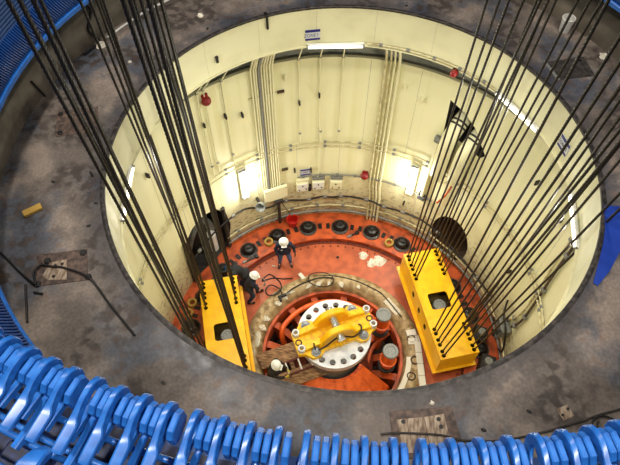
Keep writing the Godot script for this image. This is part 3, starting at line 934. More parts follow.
func make_tubes() -> void:
	var spec := [[-98.0, "the far wall under the blue-barred sign"], [-35.6, "the right wall behind the wire ropes"], [3.8, "the right wall beside the blue sheet"], [171.8, "the left wall below the floor plates"]]
	for q in spec:
		var p := pol(q[0], 4.12, -0.98)
		var z := Vector3(-p.x, 0, -p.z).normalized()
		tube_lamp("fluorescent tube lamp under the rim band on " + str(q[1]), p, Vector3.UP.cross(z), (z + Vector3(0, -0.5, 0)), 1.25, 0.12, 12.5, "lamps under the rim band")
	for q in [[-66.8, -6.02, "right of the red bell"], [-129.6, -6.0, "left of the junction boxes"]]:
		var p := pol(q[0], LINER - 0.13, q[1])
		var z := Vector3(-p.x, 0, -p.z).normalized()
		tube_lamp("upright fluorescent lamp on the lower pit wall " + str(q[2]), p, Vector3.UP, z, 1.22, 0.26, 5.0, "upright lamps on the pit wall")
		for dy in [-0.35, 0.35]:
			var l := OmniLight3D.new()
			l.name = numbered("tube_glow_light")
			add_child(l, true)
			l.position = p + z * 0.16 + Vector3(0, dy, 0)
			l.light_energy = 0.95; l.light_color = Color(1.0, 0.985, 0.92); l.light_size = 0.08
			l.omni_range = 20.0; l.omni_attenuation = 2.0; l.shadow_enabled = true
	# high-bay lamps of the hall over the pit
	for p in [Vector3(-5, 17, 8), Vector3(5, 17, 8), Vector3(-5, 17, -3), Vector3(5, 17, -3)]:
		var t := thing("high_bay_lamp", "round high bay hall lamp far above the %s %s of the pit" % ["near" if p.z > 0 else "far", "left" if p.x < 0 else "right"], "lamp", p, 0.0, "high bay hall lamps")
		var st := mb()
		lathe(st, [Vector2(0.75, 0.05), Vector2(0.45, 0.5), Vector2(0.2, 0.7), Vector2(0, 0.7)], 24)
		build("reflector", st, M.galv, t)
		st = mb()
		lathe(st, [Vector2(0, 0.05), Vector2(0.72, 0.05), Vector2(0.72, 0.07), Vector2(0, 0.07)], 24)
		build("diffuser", st, M.glow, t)

# ------------------------------------------------------------------ pipes, boxes and signs on the pit walls
func conduit(called: String, label: String, pts: Array, r: float, mat: Material, group := "", clips := 0) -> void:
	var t := thing(called, label, called.split("_")[-1], Vector3.ZERO, 0, group)
	var st := mb()
	tube(st, pts, r, 8)
	build("run", st, mat, t)
	for i in clips:
		var p: Vector3 = pts[int((i + 0.5) * pts.size() / clips)]
		st = mb()
		var z := Vector3(-p.x, 0, -p.z).normalized()
		box(st, Transform3D(Basis(Vector3.UP.cross(z), Vector3.UP, z), p), Vector3(r * 4, r * 3.2, r * 2.6), r * 0.3)
		build("clip", st, M.galv, t)

func sign_board(label: String, deg: float, rad: float, y: float, w: float, h: float, text: String) -> void:
	var xf := wall_xf(deg, rad, y)
	var t := thing("sign", label, "sign", xf.origin, atan2(xf.basis.z.x, xf.basis.z.z), "blue-barred zone signs")
	var st := mb()
	bx(st, Vector3(0, 0, 0.012), Vector3(w, h, 0.02), 0.003)
	build("board", st, M.sign, t)
	for q in [[0.40, 0.24], [-0.41, 0.19]]:
		st = mb()
		bx(st, Vector3(0, q[0] * h, 0.024), Vector3(w * 1.0, h * q[1], 0.006))
		build("blue_bar", st, M.sign_blue, t)
	var f := SystemFont.new(); f.font_names = PackedStringArray(["Droid Sans"])
	var words := text.split(" ")
	for i in 2:
		var tm := TextMesh.new()
		tm.font = f; tm.text = words[i]; tm.font_size = 32; tm.pixel_size = h * 0.4 / 32.0; tm.depth = 0.004
		part("lettering", tm, M.print_grey, t, Transform3D(Basis(), Vector3([-0.055, 0.115][i], -0.03 * h, 0.026)))

func make_wall_fittings() -> void:
	# paired rails round the whole pit
	for q in [[-5.03, "upper"], [-5.22, "lower"]]:
		conduit("guard_pipe", "thin %s pipe of the pair running right round the pit wall" % q[1], arc(-200, 160, LINER - 0.07, q[0], 150), 0.022, M.stained, "paired pipes round the wall", 30)
	conduit("signal_pipe", "thin grey pipe along the wall behind the red bell", arc(-109, -58, LINER - 0.06, -6.58, 24), 0.024, M.galv, "", 8)
	conduit("power_cable", "drooping black cable run round the lower wall under the junction boxes", smooth_path([pol(-160, 4.90, -7.5), pol(-146, 4.90, -7.3), pol(-131.7, 4.90, -7.15), pol(-122, 4.90, -7.62), pol(-114, 4.90, -7.56), pol(-106, 4.90, -7.72), pol(-100, 4.90, -7.62), pol(-96, 4.90, -7.66), pol(-90, 4.90, -7.58), pol(-81, 4.90, -7.62), pol(-75, 4.90, -7.76), pol(-69, 4.90, -7.7), pol(-57, 4.90, -7.62), pol(-40, 4.90, -7.9), pol(-20, 4.90, -7.7)], 6), 0.032, M.black, "", 12)
	conduit("service_pipe", "tan service pipe round the foot of the wall, the higher of two", arc(-140, 40, LINER - 0.09, -8.16, 70, 0.012, 3), 0.028, M.stained, "service pipes at the wall foot", 16)
	conduit("service_pipe", "grey service pipe round the foot of the wall, just above the orange flange", arc(-140, 40, LINER - 0.10, -8.46, 70, 0.012, 4), 0.036, M.galv, "service pipes at the wall foot", 16)
	# upright conduits at the left of the far lamp
	var g := [-122.4, -121.5, -120.8, -119.2, -118.3, -117.5, -116.6, -115.8]
	for i in g.size():
		conduit("wall_conduit", "cream upright conduit, %s from the left in the bank above the blank cover panel" % ORD[i], [pol(g[i], 4.34, -0.99), pol(g[i], 4.70, -1.45), pol(g[i], LINER - 0.08, -1.95), pol(g[i], LINER - 0.06, -2.3), pol(g[i], LINER - 0.06, -6.75)], 0.026, M.cream, "cream conduit bank")
	conduit("dark_conduit", "dark grey upright conduit standing out in the bank of cream conduits", [pol(-120.0, 4.36, -0.99), pol(-120.0, LINER - 0.09, -1.95), pol(-120.0, LINER - 0.07, -6.75)], 0.036, M.galv)
	for y in [-2.9, -6.05]:
		var t := thing("conduit_strap", "%s horizontal strap clamping the bank of cream conduits" % ("upper" if y > -4 else "lower"), "strap", Vector3.ZERO, 0, "conduit straps")
		var st := mb()
		tube(st, arc(-123.8, -113.4, LINER - 0.02, y, 8), 0.022, 6)
		build("rail", st, M.stained, t)
		st = mb()
		var e := wall_xf(-113.6, LINER - 0.06, y)
		box(st, e, Vector3(0.2, 0.06, 0.08), 0.01)
		build("end_clamp", st, M.rust, t)
	# stained bank near the middle
	var di := -1
	for q in [[-82.2, M.stained, 0.032], [-80.8, M.stained, 0.026], [-79.6, M.cream, 0.024], [-78.2, M.cream, 0.036]]:
		var a: float = q[0]
		di += 1
		conduit("drain_pipe", "stained upright drain pipe right of the top lamp, %s from the left" % ORD[di], [pol(a, 4.34, -0.99), pol(a, 4.75, -1.5), pol(a, LINER - 0.08, -1.95), pol(a, LINER - 0.06, -2.3), pol(a + 0.1, LINER - 0.06, -6.9), pol(a + 0.9, LINER - 0.10, -7.4), pol(a + 1.2, LINER - 0.12, -8.72)], q[2], q[1], "stained drain pipes")
	# single thin risers
	for q in [[-107.8, "left of the top lamp"], [-101.4, "ending at the middle junction box"], [-94.7, "under the right end of the top lamp"], [-137.4, "beside the red horn"], [-139.6, "left of the red horn"], [-131.5, "between the red horn and the conduit bank"]]:
		var a: float = q[0]
		var y1 := -6.8 if q[0] > -104 and q[0] < -96 else -5.0
		conduit("thin_riser", "thin cream riser pipe on the far wall " + str(q[1]), [pol(a, 4.3, -0.99), pol(a, LINER - 0.05, -1.95), pol(a, LINER - 0.04, -4.4), pol(a + (0.6 if y1 < -6 else 0.0), LINER - 0.05, -4.6), pol(a, LINER - 0.04, y1)], 0.018, M.cream, "thin riser pipes", 2)
	conduit("rim_cable", "thin cable clipped along the rim band above the far lamp", arc(-88, -45, 4.17, -0.9, 30, 0.006, 8), 0.02, M.stained, "", 5)
	# junction boxes
	for q in [[-107.3, "left junction box of the three, just below a blue-barred sign"], [-101.3, "middle junction box of the three, under a grey strip"], [-94.6, "right junction box of the three, with a dark plug hole"]]:
		var xf := wall_xf(q[0], LINER, -7.03)
		var t := thing("junction_box", "cream " + str(q[1]), "junction box", xf.origin, atan2(xf.basis.z.x, xf.basis.z.z), "junction boxes")
		var st := mb()
		bx(st, Vector3(0, 0, 0.07), Vector3(0.40, 0.40, 0.14), 0.015)
		build("body", st, M.cream, t)
		st = mb()
		bx(st, Vector3(0, 0, 0.148), Vector3(0.35, 0.35, 0.02), 0.008)
		build("lid", st, M.white if q[0] < -100 else M.cream, t)
		for k in [[-0.11, -0.09], [0.11, -0.07], [0.0, 0.09]]:
			st = mb()
			lathe(st, [Vector2(0, 0), Vector2(0.026, 0), Vector2(0.02, 0.03), Vector2(0, 0.03)], 10, 0, 360, Transform3D(Basis(Vector3.RIGHT, PI / 2), Vector3(k[0], k[1], 0.155)))
			build("socket", st, M.black, t)
		st = mb()
		bx(st, Vector3(0.02, 0.29, 0.05), Vector3(0.40, 0.1, 0.09), 0.01)
		build("cable_duct", st, M.galv if q[0] > -104 else M.cream, t)
	var bxf := wall_xf(-104.6, LINER, -7.15)
	var bt := single("plug", mb_box(Vector3(0, 0, 0.08), Vector3(0.11, 0.24, 0.16), 0.03), M.black, "black plug hanging on the wall between the left and middle junction boxes", "plug", bxf.origin, atan2(bxf.basis.z.x, bxf.basis.z.z))
	bt.set_meta("group", "")
	# blank cover panel
	var pxf := wall_xf(-117.9, LINER, -7.05)
	var pt := thing("cover_panel", "blank cream cover panel at the foot of the conduit bank", "panel", pxf.origin, atan2(pxf.basis.z.x, pxf.basis.z.z))
	part("plate", done(mb_box(Vector3(0, 0, 0.12), Vector3(0.78, 0.58, 0.10), 0.012)), M.cream, pt)
	part("frame", done(mb_box(Vector3(0, 0, 0.05), Vector3(0.7, 0.5, 0.10), 0.005)), M.galv, pt)
	for q in [[-0.33, -0.23], [0.33, -0.23], [-0.33, 0.23], [0.33, 0.23]]:
		part("screw", done(mb_box(Vector3(q[0], q[1], 0.172), Vector3(0.03, 0.03, 0.012), 0.004)), M.galv, pt)
	# hooded lamp head beside the panel
	var hx := wall_xf(-125.0, LINER - 0.1, -7.1)
	var ht := thing("wall_spotlight", "grey hooded spotlight on the wall between the bright lamp and the cover panel", "lamp", hx.origin, atan2(hx.basis.z.x, hx.basis.z.z))
	var st2 := mb()
	lathe(st2, [Vector2(0, -0.16), Vector2(0.08, -0.15), Vector2(0.15, 0.0), Vector2(0.16, 0.14), Vector2(0.14, 0.14), Vector2(0.06, -0.1), Vector2(0, -0.1)], 20, 0, 360, Transform3D(Basis(Vector3(0, 0, 1), 0.9) * Basis(Vector3.RIGHT, 0.7), Vector3(0, 0, 0.25)))
	build("hood", st2, M.galv, ht)
	part("bracket", done(mb_box(Vector3(0, 0, 0.02), Vector3(0.08, 0.12, 0.28), 0.01)), M.iron, ht)
	# steel bracket post under the panel
	var kx := wall_xf(-117.0, LINER - 0.05, -7.45)
	var kt := thing("bracket_post", "rusty T-shaped bracket post below the cover panel reaching the orange flange", "bracket", kx.origin, atan2(kx.basis.z.x, kx.basis.z.z))
	part("post", done(mb_box(Vector3(0, -0.62, 0.08), Vector3(0.09, 1.24, 0.10), 0.01)), M.plate_dark, kt)
	part("head", done(mb_box(Vector3(0, 0.04, 0.1), Vector3(0.30, 0.10, 0.16), 0.01)), M.plate_dark, kt)
	var st3 := mb()
	tube(st3, [Vector3(0.06, -0.02, 0.1), Vector3(0.42, -1.1, 0.05)], 0.014, 6)
	build("stay", st3, M.plate_dark, kt)
	# red bell and red horn
	for q in [[-84.2, LINER, -6.50, "red bell on the end of the thin grey pipe, right of the junction boxes", "bell"], [-137.2, LINER, -2.3, "red horn high on the left of the far wall, by the thin risers", "horn"]]:
		var xf := wall_xf(q[0], q[1], q[2])
		var t := thing("alarm_" + str(q[4]), q[3], q[4], xf.origin, atan2(xf.basis.z.x, xf.basis.z.z))
		var st := mb()
		lathe(st, [Vector2(0, 0.05), Vector2(0.13, 0.05), Vector2(0.13, 0.08), Vector2(0.10, 0.15), Vector2(0.04, 0.19), Vector2(0, 0.195)], 20, 0, 360, Transform3D(Basis(Vector3.RIGHT, PI / 2), Vector3.ZERO), true)
		build("dome", st, M.red, t)
		part("back_box", done(mb_box(Vector3(0, 0.06, 0.03), Vector3(0.17, 0.26, 0.06), 0.01)), M.red, t)
	var lx := wall_xf(-59.0, 4.22, -1.02)
	var lt := thing("warning_lamp", "red warning lamp under the rim band, left of the right rim lamp", "lamp", lx.origin, atan2(lx.basis.z.x, lx.basis.z.z))
	part("base", done(mb_box(Vector3(0, 0, 0.04), Vector3(0.16, 0.14, 0.08), 0.015)), M.rust, lt)
	var ls := mb()
	lathe(ls, [Vector2(0, -0.06), Vector2(0.075, -0.06), Vector2(0.08, 0.05), Vector2(0.05, 0.09), Vector2(0, 0.10)], 16, 0, 360, Transform3D(Basis(Vector3.RIGHT, PI / 2), Vector3(0, 0, 0.12)), true)
	build("globe", ls, M.red, lt)
	# signs
	sign_board("blue-barred sign reading ZONE 1 on the rim band above the top lamp", -105.2, 4.2, -0.67, 0.34, 0.27, "ZONE 1")
	sign_board("blue-barred sign reading ZONE 1 on the right of the rim band behind ropes", -16.4, 4.2, -0.60, 0.34, 0.27, "ZONE 1")
	sign_board("blue-barred sign reading ZONE 1 on the lower wall above the left junction box", -105.9, LINER, -6.42, 0.36, 0.27, "ZONE 1")
	# small fittings on the rim band and the liner
	for q in [[-119.2, 4.2, -0.08, 0.05, 0.34, M.black, "black hook hung over the far left of the rim edge"], [-136.6, 4.2, -0.55, 0.06, 0.12, M.iron, "small iron stub on the left of the rim band"]]:
		var xf := wall_xf(q[0], q[1], q[2])
		var t := thing("rim_hook", q[6], "hook", xf.origin, atan2(xf.basis.z.x, xf.basis.z.z))
		part("shank", done(mb_box(Vector3(0, -0.06, 0.03), Vector3(q[3], q[4], 0.04), 0.008)), q[5], t)
		part("lip", done(mb_box(Vector3(0, q[4] * 0.4 - 0.03, -0.02), Vector3(q[3] * 1.2, 0.04, 0.14), 0.008)), q[5], t)
	var lugs := [[-126.5, -3.3, 0, "left of the conduit bank, under the rail of the red horn"], [-132, -3.1, 0, "halfway between red horn and conduit bank"], [-139.5, -3.0, 0, "just below the red horn"], [-112, -2.45, 1, "high up, right of the conduit bank"], [-75.5, -2.65, 1, "high up, right of the stained drain pipes"], [-69.5, -2.9, 1, "cream, left of the dark duct opening"], [-107.8, -3.4, 0, "on the riser left of the top lamp"], [-101.5, -3.2, 0, "on the riser below the top lamp"], [-110, -6.2, 0, "beside the lower conduit strap"], [-104, -6.3, 0, "above the middle junction box"], [-63, -6.5, 0, "right of the upright right lamp"], [-68, -7.3, 0, "below the upright right lamp"], [-27, -3.0, 0, "under the right rim lamp, behind ropes"], [-14, -3.0, 0, "on the right wall under the zone sign"], [-163, -3.0, 0, "on the far left wall behind ropes"], [-20, -6.2, 0, "on the right wall below the paired pipes"], [-9, -7.3, 0, "above the grey valve block"]]
	for q in lugs:
		var xf := wall_xf(q[0], LINER, q[1])
		var t := thing("wall_lug", "small welded wall lug " + str(q[3]), "lug", xf.origin, atan2(xf.basis.z.x, xf.basis.z.z), "welded wall lugs")
		part("stub", done(mb_box(Vector3(0, 0, 0.06), Vector3(0.05, 0.15, 0.12), 0.01)), M.iron if q[2] == 0 else M.cream, t)
		part("foot", done(mb_box(Vector3(0, -0.03, 0.01), Vector3(0.1, 0.2, 0.02), 0.004)), M.cream, t)
	# white ducts coming out of the pipe opening at the right
	for q in [[-57.6, -3.28, -5.1, 0.22, "left"], [-51.6, -3.5, -4.9, 0.20, "right"]]:
		var a: float = q[0]
		var t := thing("flexible_duct", "cream flexible duct drooping out of the dark wall opening, the %s one" % q[4], "duct", Vector3.ZERO, 0, "ducts from the wall opening")
		var pts := smooth_path([pol(a + 0.5, LINER + 0.5, q[1] + 0.15), pol(a + 0.3, LINER + 0.1, q[1]), pol(a, LINER - 0.2, q[1] - 0.28), pol(a - 0.3, LINER - 0.25, q[1] - 0.8), pol(a - 0.6, LINER - 0.24, q[2])], 8)
		var st := mb()
		tube(st, pts, q[3], 16)
		build("hose", st, M.cream, t)
		for k in 2:
			var c: Vector3 = pts[8 + k * 2]
			st = mb()
			var d: Vector3 = ((pts[9 + k * 2] as Vector3) - (pts[7 + k * 2] as Vector3)).normalized()
			tube(st, [c - d * 0.025, c + d * 0.025], q[3] + 0.014, 16)
			build("band", st, M.iron, t)
		st = mb()
		var e0: Vector3 = pts[-1]
		tube(st, smooth_path([e0 + Vector3(0, 0.05, 0), e0 + Vector3(-0.02, -0.12, 0.05), e0 + Vector3(0.1, -0.22, 0.1), e0 + Vector3(0.25, -0.2, 0.15), e0 + Vector3(0.3, -0.1, 0.18)], 5), 0.035, 8)
		build("tail", st, M.cream, t)
	conduit("orange_hose", "short orange hose hanging on the right wall beside the ducts", smooth_path([pol(-53, LINER - 0.06, -5.5), pol(-54, LINER - 0.07, -6.0), pol(-56, LINER - 0.07, -6.5)], 5), 0.03, M.orange)
	conduit("wall_pipe", "pale thick upright pipe on the wall right of the upright lamp", [pol(-61.5, LINER - 0.08, -4.0), pol(-62.0, LINER - 0.08, -6.6)], 0.06, M.cream, "", 3)
	conduit("bundle_cable", "pair of grey cables running down the right wall from the lamp beside the blue sheet", smooth_path([pol(-9, 4.4, -1.0), pol(-6, 4.95, -2.0), pol(-5, LINER - 0.06, -4.0), pol(-4, LINER - 0.06, -6.2), pol(-6, LINER - 0.08, -7.2)], 6), 0.035, M.plate_brown, "", 6)
	conduit("bundle_cable", "thin tan cable beside the grey pair on the right wall", smooth_path([pol(-11, 4.4, -1.0), pol(-8, 4.95, -2.0), pol(-7, LINER - 0.06, -4.0), pol(-6, LINER - 0.06, -6.2), pol(-9, LINER - 0.08, -7.3)], 6), 0.03, M.stained, "", 4)
	# clutter low on the right wall: valve block and cables
	var vx := wall_xf(-8.0, LINER - 0.02, -7.6)
	var vt := thing("valve_block", "grey valve block with dark handwheels low on the right pit wall", "valve", vx.origin, atan2(vx.basis.z.x, vx.basis.z.z))
	part("block", done(mb_box(Vector3(0, 0, 0.14), Vector3(0.5, 0.4, 0.28), 0.03)), M.galv, vt)
	for q in [[-0.15, 0.3], [0.18, 0.3], [0.1, -0.3]]:
		var st := mb()
		ring(st, Vector3.ZERO, 0.07, 0.11, 0.03, 18, 0.005)
		cyl(st, Vector3(0, -0.12, 0), 0.025, 0.14, 8)
		build("handwheel", st, M.iron, vt, Transform3D(Basis(Vector3.RIGHT, PI / 2), Vector3(q[0], q[1] * 0.5, 0.4)))
	conduit("loop_cable", "black cable looping over the grey valve block on the right wall", smooth_path([pol(-14, 4.95, -6.9), pol(-10, 4.8, -7.15), pol(-5, 4.75, -7.1), pol(-2, 4.8, -7.5), pol(-1, 4.85, -8.0), pol(-4, 4.9, -8.4)], 6), 0.03, M.black)
	var jx := wall_xf(3.5, LINER - 0.02, -8.1)
	var jt := thing("junction_box", "small pale junction box low on the right wall near the beam end", "junction box", jx.origin, atan2(jx.basis.z.x, jx.basis.z.z))
	part("body", done(mb_box(Vector3(0, 0, 0.08), Vector3(0.26, 0.34, 0.16), 0.02)), M.galv, jt)
	part("lid", done(mb_box(Vector3(0, 0, 0.165), Vector3(0.22, 0.3, 0.02), 0.006)), M.steel, jt)
	# things standing in the dark doorway at the left
	var dx := wall_xf(-147.5, LINER + 0.75, -8.72)
	var dt := thing("pump_unit", "grey pump with a pale elbow pipe standing in the dark doorway behind the left beam", "pump", dx.origin, atan2(dx.basis.z.x, dx.basis.z.z))
	var sp := mb()
	cyl(sp, Vector3.ZERO, 0.36, 1.25, 20, 0.08)
	build("casing", sp, M.iron, dt)
	sp = mb()
	tube(sp, smooth_path([Vector3(-0.5, 0.5, 0.2), Vector3(-0.3, 1.2, 0.3), Vector3(0.0, 1.5, 0.3), Vector3(0.35, 1.4, 0.35), Vector3(0.5, 0.8, 0.35)], 5), 0.11, 12)
	build("elbow_pipe", sp, M.galv, dt)
	sp = mb()
	cyl(sp, Vector3(0.3, 0.0, 0.5), 0.16, 0.9, 16, 0.05)
	build("cylinder", sp, M.white, dt)
	for i in 3:
		conduit("doorway_post", ["left dark steel post framing the doorway", "dark steel post in the middle of the doorway", "right dark steel post framing the doorway"][i], [pol([-159.0, -150.5, -139.5][i], LINER - 0.05, -8.74), pol([-158.4, -150.0, -139.2][i], LINER - 0.05, -6.6)], 0.07, M.plate_dark, "doorway posts")

func mb_box(at: Vector3, s: Vector3, b := 0.0) -> SurfaceTool:
	var st := mb()
	bx(st, at, s, b)
	return st

# ------------------------------------------------------------------ things on the generator floor
func slab(poly: Array, h: float, b := 0.004) -> SurfaceTool:   # low plate from (x, z) corners
	var p := PackedVector2Array()
	for q in poly: p.append(Vector2(q[0], -q[1]))
	var st := mb()
	prism(st, p, 0.0, h, flat(Vector3.ZERO), b)
	return st

func ragged(r: float, n: int, sd: int, h := 0.02, sx := 1.0, sz := 1.0) -> SurfaceTool:   # a crumpled scrap
	var g := RandomNumberGenerator.new(); g.seed = sd
	var st := mb()
	var rim: Array = []; var top: Array = []
	for i in n:
		var t := TAU * i / n
		var q := r * g.randf_range(0.6, 1.15)
		rim.append(Vector3(cos(t) * q * sx, 0, sin(t) * q * sz))
		top.append(Vector3(cos(t) * q * 0.62 * sx, h * g.randf_range(0.4, 1.6), sin(t) * q * 0.62 * sz))
	var mid := Vector3(0, h * g.randf_range(0.5, 1.4), 0)
	for i in n:
		var j := (i + 1) % n
		quad(st, rim[i], top[i], top[j], rim[j])
		tri(st, top[i], mid, top[j])
	return st

func bolt_hole(parent: Node, x: float, z: float, r: float, y: float) -> void:
	var st := mb()
	lathe(st, [Vector2(r * 0.72, 0), Vector2(r, 0), Vector2(r, 0.006), Vector2(r * 0.72, 0.006)], 12)
	lathe(st, [Vector2(0, 0.0), Vector2(r * 0.75, 0.0), Vector2(r * 0.75, 0.002), Vector2(0, 0.002)], 12)
	build("bolt_hole", st, M.black, parent, Transform3D(Basis(), Vector3(x, y, z)))

func make_floor_items() -> void:
	# base plates let into the floor
	var t := thing("floor_plate", "brown steel base plate at the left of the floor with a pale square patch", "floor plate")
	build("plate", slab([[-4.63, 2.61], [-3.90, 2.42], [-3.71, 2.95], [-4.43, 3.14]], 0.012), M.plate_brown, t)
	build("pale_patch", slab([[-4.37, 2.72], [-4.14, 2.64], [-4.02, 2.98], [-4.30, 3.02], [-4.40, 2.95]], 0.017), M.plate_pale, t)
	for q in [[-4.42, 2.70], [-3.93, 2.50], [-3.72, 2.90], [-4.42, 3.10]]:
		var st := mb()
		cyl(st, Vector3(q[0], 0.0, q[1]), 0.055, 0.035, 6, 0.008)
		build("bolt", st, M.black, t)
	for q in [[-4.27, 2.77], [-4.18, 2.73], [-4.23, 2.95]]: bolt_hole(t, q[0], q[1], 0.025, 0.018)
	t = thing("floor_plate", "pale weathered steel plate with four bolt holes at the near edge of the floor", "floor plate")
	build("frame", slab([[0.80, 4.40], [1.60, 4.24], [1.78, 4.85], [0.88, 4.98]], 0.008), M.plate_brown, t)
	build("plate", slab([[0.90, 4.49], [1.24, 4.42], [1.33, 4.84], [0.99, 4.9]], 0.016), M.plate_pale, t)
	build("plate", slab([[1.245, 4.42], [1.50, 4.35], [1.60, 4.78], [1.335, 4.84]], 0.016), M.plate_pale, t)
	for q in [[0.98, 4.51], [1.43, 4.43], [1.46, 4.52], [1.56, 4.74], [1.20, 4.80]]: bolt_hole(t, q[0], q[1], 0.028, 0.017)
	t = thing("floor_plate", "dark tapered steel plate in the far right of the floor behind the ropes", "floor plate")
	build("plate", slab([[3.67, -2.81], [4.43, -3.05], [4.57, -2.50], [3.88, -2.31]], 0.014), M.plate_dark, t)
	build("edge_strip", slab([[3.60, -2.84], [3.67, -2.82], [3.88, -2.30], [3.82, -2.27]], 0.02), M.galv, t)
	for q in [[3.80, -2.7], [4.35, -2.92]]: bolt_hole(t, q[0], q[1], 0.03, 0.015)
	t = thing("floor_plate", "dark brown steel plate on the far left of the floor behind the ropes", "floor plate")
	build("plate", slab([[-5.43, -0.40], [-4.73, -0.61], [-4.50, -0.02], [-5.22, 0.21]], 0.014), M.plate_brown, t)
	for q in [[-5.33, -0.33], [-4.80, -0.50], [-4.60, -0.05], [-5.18, 0.12]]:
		var st := mb()
		cyl(st, Vector3(q[0], 0.0, q[1]), 0.05, 0.04, 6, 0.008)
		build("bolt", st, M.black, t)
	t = thing("floor_plate", "small pale square plate with two holes on the near right of the floor", "floor plate")
	build("plate", slab([[2.95, 4.13], [3.10, 4.05], [3.17, 4.19], [3.03, 4.27]], 0.012), M.plate_pale, t)
	for q in [[3.02, 4.20], [3.10, 4.11]]: bolt_hole(t, q[0], q[1], 0.018, 0.013)
	single("blue_sheet", slab([[4.16, 0.70], [4.95, 0.66], [5.0, 1.0], [4.62, 1.20], [4.40, 1.36], [4.24, 1.58], [4.02, 1.95], [3.80, 2.22], [3.74, 2.18], [3.90, 1.76], [4.01, 1.46], [4.10, 1.14]], 0.006, 0.001), M.tarp, "blue plastic sheet lying on the floor against the right rim of the pit", "sheet", Vector3(0, 0.0145, 0))
	var wb := single("wood_offcut", mb_box(Vector3(0, 0.03, 0), Vector3(0.30, 0.06, 0.12), 0.008), M.straw, "short yellowish wood offcut lying on the far left of the floor", "wood offcut", Vector3(-5.0, 0, 1.82), 0.72)
	wb.set_meta("group", "")
	# white cup by the far wall
	t = thing("cup", "white paper cup on the floor against the dark far wall, upper right", "cup", Vector3(4.16, 0, -3.86))
	var st := mb()
	lathe(st, [Vector2(0, 0), Vector2(0.10, 0), Vector2(0.13, 0.30), Vector2(0.12, 0.30), Vector2(0.095, 0.02), Vector2(0, 0.02)], 24)
	build("body", st, M.white, t)
	st = mb()
	ring(st, Vector3(0, 0.295, 0), 0.118, 0.137, 0.018, 24, 0.004)
	build("lip", st, M.white, t)
	single("paper_scrap", ragged(0.10, 9, 3, 0.04), M.paper, "crumpled pale scrap against the far wall at the upper right corner", "scrap", Vector3(4.83, 0, -3.12))
	single("paper_scrap", ragged(0.07, 8, 4, 0.03), M.paper, "small white scrap on the far left floor above the rim", "scrap", Vector3(-3.45, 0, -3.51))
	single("paper_scrap", ragged(0.13, 9, 5, 0.05), M.paper, "white scrap at the foot of the far left wall beside the white pipe", "scrap", Vector3(-5.22, 0, -2.34))
	single("paper_scrap", ragged(0.035, 7, 6, 0.02), M.paper, "tiny white scrap on the near rim below the pit centre", "scrap", Vector3(1.35, 0, 4.22))
	single("paper_scrap", ragged(0.04, 7, 8, 0.02), M.paper, "tiny white scrap on the dark floor right of the left plate", "scrap", Vector3(-4.5, 0, -1.9))
	conduit("white_pipe", "thin white pipe lying along the foot of the far left wall", [Vector3(-5.18, 0.03, -2.5), Vector3(-4.95, 0.03, -2.95), Vector3(-4.62, 0.03, -3.5), Vector3(-4.2, 0.03, -4.0)], 0.024, M.white, "", 3)
	conduit("black_wire", "black wire looping across the left floor plate and on towards the rim", smooth_path([Vector3(-5.6, 0.02, 2.4), Vector3(-5.1, 0.02, 2.7), Vector3(-4.77, 0.02, 2.93), Vector3(-4.44, 0.05, 3.12), Vector3(-4.52, 0.06, 2.95), Vector3(-4.48, 0.05, 2.80), Vector3(-4.3, 0.035, 2.80), Vector3(-4.12, 0.035, 2.80), Vector3(-3.72, 0.05, 2.91), Vector3(-3.5, 0.02, 3.08), Vector3(-3.26, 0.02, 3.31), Vector3(-2.76, 0.02, 3.74)], 6), 0.017, M.black)
	conduit("black_rod", "straight dark rod on the floor below the left plate", [Vector3(-4.59, 0.02, 3.13), Vector3(-4.33, 0.02, 3.71)], 0.018, M.iron)
	conduit("black_rod", "short dark rod on the floor just below the left plate", [Vector3(-4.42, 0.02, 3.24), Vector3(-4.28, 0.02, 3.25)], 0.018, M.iron)
	conduit("black_rod", "thin short rod on the bare floor left of the rim", [Vector3(-4.35, 0.02, 0.93), Vector3(-4.28, 0.02, 1.02)], 0.016, M.iron)
	conduit("floor_cable", "thin dark cable lying across the near floor over the pale plate", smooth_path([Vector3(0.7, 0.02, 4.70), Vector3(0.94, 0.035, 4.66), Vector3(1.45, 0.035, 4.63), Vector3(1.72, 0.02, 4.66), Vector3(2.2, 0.02, 4.61), Vector3(2.71, 0.02, 4.46), Vector3(3.23, 0.02, 4.26), Vector3(3.51, 0.02, 4.14), Vector3(3.9, 0.02, 3.98), Vector3(4.3, 0.02, 3.7)], 6), 0.014, M.plate_dark)
	var loop: Array = []
	for i in 30:
		loop.append(Vector3(3.55 + cos(i * 0.35) * (0.22 - 0.003 * i), 0.02 + 0.001 * i, 4.32 + sin(i * 0.35) * (0.20 - 0.003 * i)))
	conduit("cable_coil", "small coil of black cable on the near right floor behind the blue windings", loop, 0.014, M.rubber)
	conduit("wall_cable", "dark cable hanging down the far left concrete wall below the stator", smooth_path([pol(-156, 5.86, 1.0), pol(-154.5, 5.84, 0.7), pol(-156.5, 5.86, 0.35), pol(-155.5, 5.8, 0.03), pol(-160, 5.8, 0.03)], 6), 0.03, M.rubber)
	conduit("wall_bar", "short dark bar standing against the left concrete wall", [pol(-172.5, 5.84, 0.02), pol(-173.5, 5.87, 0.45)], 0.02, M.iron)
